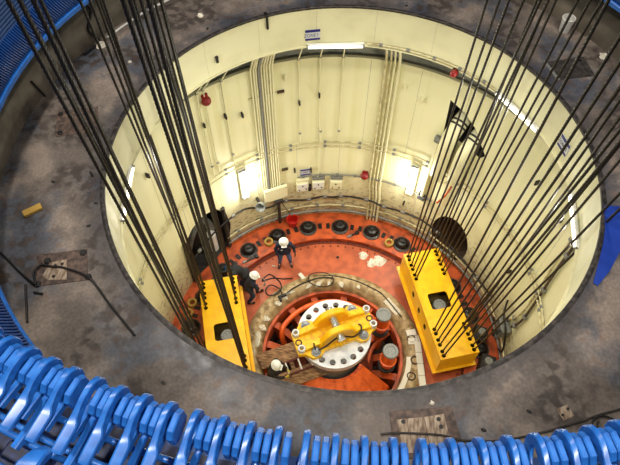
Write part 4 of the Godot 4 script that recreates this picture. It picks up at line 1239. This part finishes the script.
	for q in [[-4.05, 1.55, "left of the rim, level with the wood offcut"], [-4.02, 2.0, "between the left floor plate and the rim"], [-2.2, 4.35, "on the near left floor by the blue windings"], [2.0, 4.5, "right of the pale near plate, touching the cable"], [2.6, 4.2, "between the pale near plate and the small square plate"], [2.9, 4.55, "just below the small pale square plate"], [4.6, 3.2, "at the far right of the near floor"], [-4.9, 1.2, "above the wood offcut at the left"], [-3.2, -3.1, "close to the rim at the far left"], [0.9, -4.35, "at the far rim near the top edge"]]:
		st = mb()
		prism(st, ngon(7, 0.025, q[0], 1.0, 1.6), 0.0, 0.012, flat(Vector3.ZERO), 0.003)
		single("debris", st, M.iron, "small dark chip of debris " + str(q[2]), "debris", Vector3(q[0], 0.0, q[1]), q[1], "chips on the floor")

# ------------------------------------------------------------------ loose things in the pit
func make_pit_items() -> void:
	# staging planks across the inner cylinder, on the packing ring
	var dirv := Vector2(0.893, -0.45)
	var turn := atan2(0.45, 0.893)
	for q in [[-1.58, 0.36, 1.35, 0.52, "left"], [-0.90, 0.93, 2.3, 0.50, "near"]]:
		var t := thing("plank", "wooden staging plank laid towards the steel flange, the %s" % ("further one above the ladder" if q[4] == "left" else "nearer one below the ladder"), "plank", Vector3(q[0], -8.89, q[1]), turn, "staging planks")
		for k in 2:
			part("board", done(mb_box(Vector3(0, -0.025, (k - 0.5) * q[3] * 0.5), Vector3(q[2] - 0.06 * k, 0.05, q[3] * 0.49), 0.006)), M.wood, t)
		for e in [-0.42, 0.42]:
			part("batten", done(mb_box(Vector3(e * q[2], -0.07, 0), Vector3(0.09, 0.04, q[3] * 0.95), 0.006)), M.wood, t)
	# bearer under the planks, spanning the inner cylinder
	var bt := thing("bearer", "timber bearer fixed under the two staging planks", "bearer", Vector3(-1.12, -8.985, 0.70), turn + PI / 2)
	part("beam", done(mb_box(Vector3(0, -0.08, 0), Vector3(1.5, 0.15, 0.12), 0.01)), M.wood, bt)
	part("cleat", done(mb_box(Vector3(-0.5, -0.19, 0), Vector3(0.3, 0.06, 0.1), 0.01)), M.wood, bt)
	# ladder lying between the planks
	var t := thing("ladder", "dull red ladder with white rungs lying between the planks", "ladder", Vector3(-0.92, -8.84, 0.60), turn)
	for s in [-1.0, 1.0]:
		part("rail", done(mb_box(Vector3(0, 0, s * 0.19), Vector3(1.15, 0.07, 0.05), 0.008)), M.ladder_red, t)
	for x in [-0.42, -0.02, 0.33]:
		var st := mb()
		tube(st, [Vector3(x, 0.01, -0.19), Vector3(x, 0.01, 0.19)], 0.028, 8)
		build("rung", st, M.white, t)
	# white rags on the deck
	for q in [[0.73, -3.54, 0.17, 21, "torn grey-white rag on the orange deck, the leftmost of three"], [1.02, -3.26, 0.17, 23, "white rag on the orange deck, the lowest of three"], [1.30, -3.33, 0.24, 25, "largest white rag on the orange deck, beside the right beam"]]:
		single("rag", ragged(q[2], 11, q[3], 0.07), M.paper, q[4], "rag", Vector3(q[0], DECK_Y, q[1]), 0.0, "white rags")
	single("deck_hole_plug", mb_disc(0.05, 0.02), M.black, "small black plug in the orange deck behind the packing ring", "plug", Vector3(-0.12, DECK_Y, -3.35))
	single("paper_strip", mb_box(Vector3(0, 0.012, 0), Vector3(0.13, 0.024, 0.46), 0.005), M.paper, "white paper strip on the deck edge in front of the standing worker", "paper strip", Vector3(-1.18, -8.95, -2.38), 0.75)
	# masking scraps on the packing ring
	var scraps := [[172, 2.44, 0.12], [179, 2.36, 0.15], [-174, 2.38, 0.16], [-168, 2.33, 0.13], [-160, 2.34, 0.16], [-144, 2.36, 0.14], [-137, 2.34, 0.12], [-130, 2.38, 0.10], [-115, 2.32, 0.10], [-106, 2.34, 0.13], [-98, 2.30, 0.09], [-88, 2.32, 0.11], [-74, 2.36, 0.09]]
	for i in scraps.size():
		var q: Array = scraps[i]
		single("masking_scrap", ragged(q[2] * 1.05, 5 + i % 3, 40 + i, 0.02, 0.8, 1.35), M.tape, "torn pale masking scrap on the tan packing ring, %s clockwise from the planks" % ORD[i], "scrap", pol(q[0], q[1], -8.925), 0.3 * i, "masking scraps on the packing ring")
	for q in [[-43, 2.42, 0.62, "white masking strip on the packing ring where the guide column stands behind it"], [-13, 2.60, 0.30, "small white box-like sheet on the ring beside the right beam"]]:
		single("masking_strip", mb_box(Vector3(0, 0.02, 0), Vector3(0.24, 0.03, q[2]), 0.006), M.tape, q[3], "masking strip", pol(q[0], q[1], -8.93), -deg_to_rad(q[0]))
	# masked bolt strips at the right of the ring
	var ms := thing("masking_sheet", "long pale masking sheet with two round bolt cutouts on the right of the packing ring", "masking sheet")
	for i in 5:
		var st := mb()
		lathe(st, [Vector2(2.26, -8.91), Vector2(2.40, -8.885), Vector2(2.40, -8.87), Vector2(2.25, -8.89), Vector2(2.26, -8.91)], 3, 0 + i * 7.4, 0 + i * 7.4 + 7.3)
		build("sheet", st, M.paper, ms)
	for q in [[2, 2.5], [14, 2.47], [-14, 2.46]]:
		var st := mb()
		ring(st, Vector3.ZERO, 0.10, 0.135, 0.03, 20, 0.006)
		build("bolt_ring", st, M.rust, ms, Transform3D(Basis(), pol(q[0], q[1], -8.895)))
	for q in [[2.78, -0.45, 0.95, "tall white masking strip beside the right beam"]]:
		var w := thing("masking_board", q[3], "masking strip", Vector3(2.66, -8.97, 0.20), 0.12)
		for i in 4:
			part("sheet", done(mb_box(Vector3(0, 0.06, -0.55 + i * 0.36), Vector3(0.20, 0.10, 0.35), 0.01)), M.paper, w)
	for q in [[2.33, -0.80, 0.30], [2.38, -0.52, 0.2]]:
		single("white_card", mb_box(Vector3(0, 0.03, 0), Vector3(0.30, 0.03, 0.2), 0.006), M.paper, "white card lying on the packing ring by the right beam, the %s one" % ("further" if q[1] < -0.7 else "nearer"), "card", Vector3(q[0] + 0.05, -8.91, q[1]), q[2], "white cards")
	# hoses and cables
	conduit("air_hose", "black air hose looping from the crouching worker over the packing ring", smooth_path([Vector3(-2.42, -8.25, -1.78), Vector3(-2.25, -8.4, -2.1), Vector3(-1.95, -8.8, -2.1), Vector3(-1.85, -8.88, -1.9), Vector3(-2.0, -8.86, -1.65), Vector3(-2.25, -8.86, -1.6), Vector3(-2.35, -8.88, -1.8), Vector3(-2.2, -8.88, -1.98), Vector3(-1.9, -8.85, -1.85), Vector3(-1.75, -8.86, -1.65), Vector3(-1.45, -8.87, -1.95), Vector3(-1.1, -8.87, -2.2), Vector3(-0.64, -8.87, -2.42), Vector3(-0.2, -8.87, -2.46)], 6), 0.022, M.black)
	conduit("air_hose", "black hose held by the crouching worker, reaching right across the deck", smooth_path([Vector3(-2.42, -8.2, -1.72), Vector3(-2.1, -8.35, -1.95), Vector3(-1.8, -8.7, -2.15), Vector3(-1.55, -8.95, -2.35)], 6), 0.024, M.black)
	conduit("ring_cable", "thin dark cable lying on the tan packing ring round its far side", smooth_path([pol(177, 2.60, -8.93), pol(-166, 2.64, -8.95), pol(-149, 2.64, -8.95), pol(-131, 2.64, -8.95), pol(-104, 2.6, -8.92), pol(-82, 2.52, -8.89), pol(-60, 2.5, -8.88), pol(-50, 2.46, -8.88), pol(-32, 2.44, -8.87)], 8), 0.018, M.black)
	var lp: Array = []
	for i in 22: lp.append(Vector3(-0.6 + cos(i * 0.32) * 0.42, -8.88 + 0.004 * i, -2.35 + sin(i * 0.32) * 0.26))
	conduit("cable_loop", "loose loop of thin dark cable on the far side of the packing ring", lp, 0.016, M.black)
	# tools on the deck
	for q in [[-137.5, 4.1, 0.5, "steel pry tool lying on the orange flange left of the standing worker"], [-85.5, 4.15, 0.35, "dark clamp tool lying on the orange flange by the third cap"]]:
		var w := thing("hand_tool", q[3], "tool", pol(q[0], q[1], FLANGE_Y), 0.6)
		part("shaft", done(mb_box(Vector3(0, 0.03, 0), Vector3(q[2], 0.05, 0.06), 0.01)), M.iron, w)
		part("jaw", done(mb_box(Vector3(q[2] * 0.5, 0.04, 0.0), Vector3(0.12, 0.08, 0.14), 0.015)), M.black, w)
		part("grip", done(mb_box(Vector3(-q[2] * 0.4, 0.04, 0.0), Vector3(0.16, 0.07, 0.08), 0.02)), M.galv, w)
	var bk := thing("bucket", "red bucket on the flange at the wall, between two black caps", "bucket", pol(-112.3, 4.72, FLANGE_Y))
	var sb := mb()
	lathe(sb, [Vector2(0, 0), Vector2(0.15, 0), Vector2(0.20, 0.32), Vector2(0.18, 0.32), Vector2(0.14, 0.02), Vector2(0, 0.02)], 20)
	build("pail", sb, M.bucket_red, bk)
	sb = mb()
	ring(sb, Vector3(0, 0.3, 0), 0.19, 0.215, 0.025, 20, 0.005)
	build("rim", sb, M.bucket_red, bk)
	for q in [[-140.5, 3.62, 0.05, 0.07, "left of the standing worker"], [-129, 3.55, 0.06, 0.05, "behind the standing worker"], [-66, 3.7, 0.05, 0.05, "by the right beam, above the rags"]]:
		single("deck_chip", mb_box(Vector3(0, 0.02, 0), Vector3(q[2] * 2, 0.04, q[3]), 0.008), M.tape, "small pale chip on the orange deck " + str(q[4]), "chip", pol(q[0], q[1], DECK_Y), q[0], "chips on the deck")
	var tl := thing("air_tool", "dark air tool resting on the packing ring beside the hose loop", "tool", Vector3(-1.78, -8.88, -1.6), 0.5)
	part("body", done(mb_box(Vector3(0, 0.05, 0), Vector3(0.30, 0.09, 0.10), 0.03)), M.iron, tl)
	part("handle", done(mb_box(Vector3(-0.1, 0.05, 0.10), Vector3(0.07, 0.07, 0.18), 0.02)), M.black, tl)
	part("nozzle", done(mb_box(Vector3(0.2, 0.05, 0), Vector3(0.14, 0.045, 0.045), 0.012)), M.galv, tl)
	for q in [[3.96, -8.7, -0.75], [4.1, -8.7, 0.15]]:
		var jt := thing("hydraulic_jack", "dark hydraulic jack block on the flange behind the right beam, the %s one" % ("further" if q[2] < 0 else "nearer"), "jack", Vector3(q[0] + 0.42, FLANGE_Y, q[2]), -0.3)
		part("body", done(mb_box(Vector3(0, 0.22, 0), Vector3(0.42, 0.44, 0.5), 0.03)), M.iron, jt)
		var js := mb()
		cyl(js, Vector3(0, 0.43, 0), 0.12, 0.16, 16, 0.02)
		build("ram", js, M.galv, jt)

func mb_disc(r: float, h: float) -> SurfaceTool:
	var st := mb()
	cyl(st, Vector3.ZERO, r, h, 14, h * 0.3)
	return st

# ------------------------------------------------------------------ people
# a smooth surface round tapered bones [from, to, radius, radius], meshed as surface nets
func net(st: SurfaceTool, bones: Array, cell: float, blend: float) -> void:
	var lo := Vector3.ONE * 1e9; var hi := -lo
	for b in bones:
		for q in 2:
			var r: float = b[2 + q] + blend * 3.0 + cell * 2.0
			lo = lo.min((b[q] as Vector3) - Vector3.ONE * r); hi = hi.max((b[q] as Vector3) + Vector3.ONE * r)
	var nx := int((hi.x - lo.x) / cell) + 2; var ny := int((hi.y - lo.y) / cell) + 2; var nz := int((hi.z - lo.z) / cell) + 2
	var s := PackedFloat32Array(); s.resize(nx * ny * nz); s.fill(1e-6)
	for b in bones:
		var A: Vector3 = b[0]; var B: Vector3 = b[1]; var ra: float = b[2]; var rb: float = b[3]
		var m := maxf(ra, rb) + blend * 3.0 + cell * 1.5
		var l: Vector3 = (A.min(B) - Vector3.ONE * m - lo) / cell; var h: Vector3 = (A.max(B) + Vector3.ONE * m - lo) / cell
		var ab := B - A
		var il := 1.0 / maxf(ab.length_squared(), 1e-9)
		for z in range(maxi(int(l.z), 0), mini(int(h.z) + 1, nz)):
			for y in range(maxi(int(l.y), 0), mini(int(h.y) + 1, ny)):
				var at := (z * ny + y) * nx
				for x in range(maxi(int(l.x), 0), mini(int(h.x) + 1, nx)):
					var p := lo + Vector3(x, y, z) * cell
					var t := clampf((p - A).dot(ab) * il, 0.0, 1.0)
					var d := p.distance_to(A + ab * t) - lerpf(ra, rb, t)
					if d < blend * 4.0: s[at + x] += exp(-d / blend)
	var ids := {}
	var verts: Array[Vector3] = []
	var offs := [0, 1, nx, nx + 1, nx * ny, nx * ny + 1, nx * ny + nx, nx * ny + nx + 1]
	var edges := [[0, 1], [2, 3], [4, 5], [6, 7], [0, 2], [1, 3], [4, 6], [5, 7], [0, 4], [1, 5], [2, 6], [3, 7]]
	for z in nz - 1:
		for y in ny - 1:
			var at := (z * ny + y) * nx
			for x in nx - 1:
				var i := at + x
				var n := 0
				for o in offs:
					if s[i + o] > 1.0: n += 1
				if n == 0 or n == 8: continue
				var c := Vector3.ZERO; var k := 0
				for e in edges:
					var va := s[i + offs[e[0]]]; var vb := s[i + offs[e[1]]]
					if (va > 1.0) != (vb > 1.0):
						var fa := log(va); var fb := log(vb)
						var t := fa / (fa - fb)
						var pa := Vector3(e[0] & 1, (e[0] >> 1) & 1, e[0] >> 2); var pb := Vector3(e[1] & 1, (e[1] >> 1) & 1, e[1] >> 2)
						c += pa.lerp(pb, t); k += 1
				ids[i] = verts.size()
				verts.append(lo + (Vector3(x, y, z) + c / k) * cell)
	for i: int in ids:
		var inside := s[i] > 1.0
		for ax in 3:
			var step: int = [1, nx, nx * ny][ax]
			if (s[i + step] > 1.0) == inside: continue
			var u: int = [nx, nx * ny, 1][ax]; var v: int = [nx * ny, 1, nx][ax]
			if not (ids.has(i - u) and ids.has(i - v) and ids.has(i - u - v)): continue
			var a := verts[ids[i - u - v]]; var b := verts[ids[i - v]]; var c := verts[ids[i]]; var d := verts[ids[i - u]]
			if inside: quad(st, a, b, c, d, 1)
			else: quad(st, a, d, c, b, 1)

func hand_bones(wrist: Vector3, dir: Vector3, palm: Vector3, thumb_side: Vector3, curl: float, fat: float) -> Array:
	var out: Array = []
	var d := dir.normalized()
	var n := (palm - d * palm.dot(d)).normalized()     # the way the palm looks
	var s := (thumb_side - d * thumb_side.dot(d) - n * thumb_side.dot(n)).normalized()
	for k in 4:
		var o := s * (0.030 - k * 0.020)
		var root := wrist + d * 0.085 + o
		out.append([wrist + o * 0.6, root, 0.014 + fat, 0.012 + fat])
		var len: float = [0.070, 0.078, 0.072, 0.056][k]
		var d1 := (d * cos(curl * 0.6) + n * sin(curl * 0.6)).normalized()
		var d2 := (d * cos(curl * 1.5) + n * sin(curl * 1.5)).normalized()
		var m := root + d1 * len * 0.55
		out.append([root, m, 0.0095 + fat, 0.009 + fat])
		out.append([m, m + d2 * len * 0.5, 0.009 + fat, 0.0075 + fat])
	var t0 := wrist + d * 0.02 + s * 0.022
	var t1 := t0 + d * 0.040 + s * 0.032 + n * 0.012
	out.append([t0, t1, 0.014 + fat, 0.011 + fat])
	out.append([t1, t1 + d * 0.035 + s * 0.006 + n * 0.02 * curl, 0.0105 + fat, 0.0085 + fat])
	return out

func head_basis(yaw: float, pitch: float) -> Basis:
	return Basis(Vector3.UP, yaw) * Basis(Vector3.RIGHT, pitch)

# J holds joints in the person's own frame (facing +z, the left hand at +x, feet at y = 0)
func person(label: String, at: Vector3, turn: float, J: Dictionary, look: Dictionary) -> void:
	var o := thing("person", label, "person", at, turn)
	o.scale = Vector3.ONE * 0.92
	var hb: Basis = head_basis(look.yaw, look.pitch)
	var H: Vector3 = J.head
	var body: Array = [[J.pelvis, J.chest, 0.125, 0.135], [J.chest, J.neck, 0.115, 0.06], [J.neck, H - hb.y * 0.05, 0.055, 0.055], [J.hip_l, J.hip_r, 0.105, 0.105], [J.sh_l, J.sh_r, 0.062, 0.062]]
	var shirt: Array = [[J.pelvis, J.chest, 0.150, 0.158], [J.chest, J.neck, 0.135, 0.072], [J.sh_l, J.sh_r, 0.082, 0.082], [J.hip_l + Vector3(0, 0.03, 0), J.hip_r + Vector3(0, 0.03, 0), 0.135, 0.135]]
	var pants: Array = [[J.pelvis, (J.pelvis as Vector3).lerp(J.chest, 0.25), 0.140, 0.138], [J.hip_l, J.hip_r, 0.122, 0.122]]
	for s in ["_l", "_r"]:
		var sh: Vector3 = J["sh" + s]; var el: Vector3 = J["el" + s]; var wr: Vector3 = J["wr" + s]
		var hp: Vector3 = J["hip" + s]; var kn: Vector3 = J["kn" + s]; var an: Vector3 = J["an" + s]; var toe: Vector3 = J["toe" + s]
		body.append_array([[sh, el, 0.052, 0.040], [el, wr, 0.041, 0.027], [hp, kn, 0.085, 0.055], [kn, an, 0.055, 0.038], [an, toe, 0.036, 0.03]])
		shirt.append([sh, el, 0.070, 0.057])
		shirt.append([el, el.lerp(wr, look.sleeve), 0.056, lerpf(0.056, 0.043, look.sleeve)])
		pants.append_array([[hp, kn, 0.106, 0.076], [kn, an + (kn - an).normalized() * 0.05, 0.075, 0.06]])
	var st := mb()
	net(st, body, 0.028, 0.02)
	var head: Array = [[H + hb * Vector3(0, 0.035, -0.015), H + hb * Vector3(0, 0.03, 0.02), 0.085, 0.082], [H + hb * Vector3(0, -0.05, 0.035), H + hb * Vector3(0, -0.085, 0.055), 0.055, 0.034],
		[H + hb * Vector3(0, 0.01, 0.10), H + hb * Vector3(0, -0.03, 0.112), 0.010, 0.016], [H + hb * Vector3(-0.03, 0.028, 0.088), H + hb * Vector3(0.03, 0.028, 0.088), 0.014, 0.014],
		[H + hb * Vector3(0.084, 0.0, 0.0), H + hb * Vector3(0.088, -0.03, 0.0), 0.016, 0.012], [H + hb * Vector3(-0.084, 0.0, 0.0), H + hb * Vector3(-0.088, -0.03, 0.0), 0.016, 0.012], [H + hb * Vector3(0, -0.05, -0.03), J.neck, 0.055, 0.056]]
	net(st, head, 0.013, 0.010)
	for s in ["_l", "_r"]:
		var gst := mb()
		var el: Vector3 = J["el" + s]; var wr: Vector3 = J["wr" + s]
		var d := (wr - el).normalized()
		var side := Vector3(-1, 0, 0) if s == "_l" else Vector3(1, 0, 0)
		var bones := hand_bones(wr, d, side * 0.9 + Vector3(0, -0.3, 0), Vector3(0, 0.2, 1), look.curl, 0.004 if look.gloves else 0.0)
		net(gst if look.gloves else st, bones, 0.0085, 0.004)
		if look.gloves: build("glove", gst, look.gloves, o)
	build("body", st, M.skin, o)
	st = mb(); net(st, shirt, 0.03, 0.025); build("shirt", st, look.shirt, o)
	st = mb(); net(st, pants, 0.03, 0.022); build("trousers", st, look.pants, o)
	for s in ["_l", "_r"]:
		var an: Vector3 = J["an" + s]; var toe: Vector3 = J["toe" + s]
		var back := (an - toe); back.y = 0
		st = mb(); net(st, [[an + Vector3(0, 0.09, 0), an, 0.056, 0.055], [Vector3(an.x, at_least(an.y - 0.04), an.z) + back.normalized() * 0.03, Vector3(toe.x, at_least(toe.y), toe.z), 0.046, 0.044]], 0.02, 0.012)
		build("boot", st, M.boot, o)
	for sx in [-1.0, 1.0]:
		st = mb()
		lathe(st, [Vector2(0, -0.011), Vector2(0.008, -0.008), Vector2(0.011, 0), Vector2(0.008, 0.008), Vector2(0, 0.011)], 8, 0, 360, Transform3D(hb, H + hb * Vector3(sx * 0.032, 0.008, 0.094)), true)
		build("eye", st, M.eye, o)
	st = mb()
	box(st, Transform3D(hb, H + hb * Vector3(0, -0.062, 0.098)), Vector3(0.045, 0.010, 0.012), 0.003)
	build("mouth", st, M.lip, o)
	st = mb()
	net(st, [[H + hb * Vector3(0, 0.05, -0.03), H + hb * Vector3(0, -0.02, -0.045), 0.088, 0.075]], 0.02, 0.01)
	build("hair", st, M.hair, o)
	# hat
	var hx := Transform3D(hb, H + hb * Vector3(0, 0.055, 0.0))
	st = mb()
	if look.hat == "cap":
		lathe(st, [Vector2(0.118, -0.02), Vector2(0.118, 0.02), Vector2(0.10, 0.075), Vector2(0.055, 0.105), Vector2(0, 0.11)], 24, 0, 360, hx, true)
		box(st, hx * Transform3D(Basis(Vector3.RIGHT, 0.2), Vector3(0, -0.02, 0.15)), Vector3(0.16, 0.012, 0.12), 0.004)
		build("cap", st, M.cap_blue, o)
	else:
		lathe(st, [Vector2(0.15, -0.025), Vector2(0.165, -0.028), Vector2(0.168, -0.018), Vector2(0.138, -0.002), Vector2(0.130, 0.05), Vector2(0.105, 0.10), Vector2(0.06, 0.13), Vector2(0, 0.138)], 28, 0, 360, hx, true)
		var hat := build("hard_hat", st, M.white, o)
		st = mb()
		box(st, hx * Transform3D(Basis(Vector3.RIGHT, 0.12), Vector3(0, -0.025, 0.165)), Vector3(0.18, 0.012, 0.09), 0.005)
		build("peak", st, M.white, hat)
		st = mb()
		for x in [-0.025, 0.025]:
			var rp: Array = []
			for i in 9:
				var t := lerpf(-1.25, 1.25, i / 8.0)
				rp.append(hx * Vector3(x, 0.138 * cos(t) - 0.002, 0.132 * sin(t)))
			tube(st, rp, 0.008, 6)
		build("crown_rib", st, M.white, hat)
	if look.get("badge", false):
		st = mb()
		box(st, Transform3D(Basis(), (J.chest as Vector3) + Vector3(-0.09, 0.03, 0.178)), Vector3(0.06, 0.035, 0.012), 0.003)
		build("badge", st, M.white, o)

func at_least(y: float) -> float:
	return maxf(y, 0.046)

func make_people() -> void:
	# standing, facing the camera, arms hanging a little out
	person("worker in navy shirt, blue jeans and white hard hat standing upright on the orange deck", Vector3(-1.86, DECK_Y, -2.88), 0.19,
		{pelvis = Vector3(0, 0.95, 0), chest = Vector3(0, 1.27, 0.02), neck = Vector3(0, 1.48, 0.02), head = Vector3(0, 1.60, 0.06),
		sh_l = Vector3(0.20, 1.40, 0.02), sh_r = Vector3(-0.20, 1.40, 0.02), el_l = Vector3(0.33, 1.15, 0.0), el_r = Vector3(-0.30, 1.13, 0.02), wr_l = Vector3(0.37, 0.92, 0.10), wr_r = Vector3(-0.25, 0.95, 0.17),
		hip_l = Vector3(0.10, 0.90, 0), hip_r = Vector3(-0.10, 0.90, 0), kn_l = Vector3(0.17, 0.49, 0.03), kn_r = Vector3(-0.16, 0.49, 0.02), an_l = Vector3(0.20, 0.09, -0.02), an_r = Vector3(-0.20, 0.09, -0.02), toe_l = Vector3(0.24, 0.05, 0.16), toe_r = Vector3(-0.24, 0.05, 0.16)},
		{yaw = 0.0, pitch = 0.35, sleeve = 0.9, curl = 0.5, gloves = M.black, shirt = M.navy, pants = M.denim, hat = "hard", badge = true})
	# leaning to the right with the hose, mid-stride
	person("worker in black shirt and white hard hat leaning over with a black hose", Vector3(-2.74, DECK_Y, -1.52), 1.9,
		{pelvis = Vector3(0, 0.86, -0.06), chest = Vector3(0, 1.17, 0.04), neck = Vector3(0, 1.37, 0.10), head = Vector3(0, 1.49, 0.15),
		sh_l = Vector3(0.20, 1.30, 0.08), sh_r = Vector3(-0.20, 1.30, 0.08), el_l = Vector3(0.25, 1.06, 0.22), el_r = Vector3(-0.26, 1.05, 0.20), wr_l = Vector3(0.13, 0.98, 0.42), wr_r = Vector3(-0.12, 0.94, 0.42),
		hip_l = Vector3(0.10, 0.82, -0.06), hip_r = Vector3(-0.10, 0.82, -0.06), kn_l = Vector3(0.16, 0.47, 0.17), kn_r = Vector3(-0.17, 0.44, 0.02), an_l = Vector3(0.17, 0.09, 0.20), an_r = Vector3(-0.20, 0.09, -0.16), toe_l = Vector3(0.19, 0.05, 0.38), toe_r = Vector3(-0.24, 0.05, 0.01)},
		{yaw = 0.1, pitch = 0.5, sleeve = 0.05, curl = 1.1, gloves = M.glove_grey, shirt = M.navy2, pants = M.dark_denim, hat = "hard"})
	# bent over behind the left beam
	person("worker in blue cap bending down behind the far end of the left yellow beam", Vector3(-3.08, DECK_Y, -1.92), -1.5,
		{pelvis = Vector3(0, 0.88, -0.10), chest = Vector3(0, 1.12, 0.12), neck = Vector3(0, 1.22, 0.30), head = Vector3(0, 1.25, 0.42),
		sh_l = Vector3(0.20, 1.18, 0.25), sh_r = Vector3(-0.20, 1.18, 0.25), el_l = Vector3(0.24, 0.93, 0.36), el_r = Vector3(-0.24, 0.93, 0.36), wr_l = Vector3(0.14, 0.74, 0.48), wr_r = Vector3(-0.14, 0.74, 0.48),
		hip_l = Vector3(0.10, 0.86, -0.10), hip_r = Vector3(-0.10, 0.86, -0.10), kn_l = Vector3(0.14, 0.46, 0.05), kn_r = Vector3(-0.14, 0.46, 0.05), an_l = Vector3(0.15, 0.09, -0.08), an_r = Vector3(-0.15, 0.09, -0.08), toe_l = Vector3(0.18, 0.05, 0.10), toe_r = Vector3(-0.18, 0.05, 0.10)},
		{yaw = 0.0, pitch = 0.7, sleeve = 0.9, curl = 0.9, gloves = null, shirt = M.dark_shirt, pants = M.dark_denim, hat = "cap"})
	# on the planks under the near rim
	person("worker in yellow gloves and white hard hat on the planks below the near rim", Vector3(-1.60, -8.885, 1.22), 1.4,
		{pelvis = Vector3(0, 0.92, -0.04), chest = Vector3(0, 1.24, 0.02), neck = Vector3(0, 1.45, 0.05), head = Vector3(0, 1.57, 0.10),
		sh_l = Vector3(0.20, 1.37, 0.03), sh_r = Vector3(-0.20, 1.37, 0.03), el_l = Vector3(0.25, 1.13, 0.16), el_r = Vector3(-0.24, 1.12, 0.18), wr_l = Vector3(0.14, 1.10, 0.40), wr_r = Vector3(-0.10, 1.06, 0.41),
		hip_l = Vector3(0.10, 0.88, -0.04), hip_r = Vector3(-0.10, 0.88, -0.04), kn_l = Vector3(0.13, 0.48, 0.02), kn_r = Vector3(-0.13, 0.48, 0.02), an_l = Vector3(0.14, 0.09, -0.03), an_r = Vector3(-0.14, 0.09, -0.03), toe_l = Vector3(0.17, 0.05, 0.15), toe_r = Vector3(-0.17, 0.05, 0.15)},
		{yaw = 0.0, pitch = 0.45, sleeve = 0.85, curl = 1.0, gloves = M.glove_yellow, shirt = M.brown_shirt, pants = M.dark_denim, hat = "hard"})
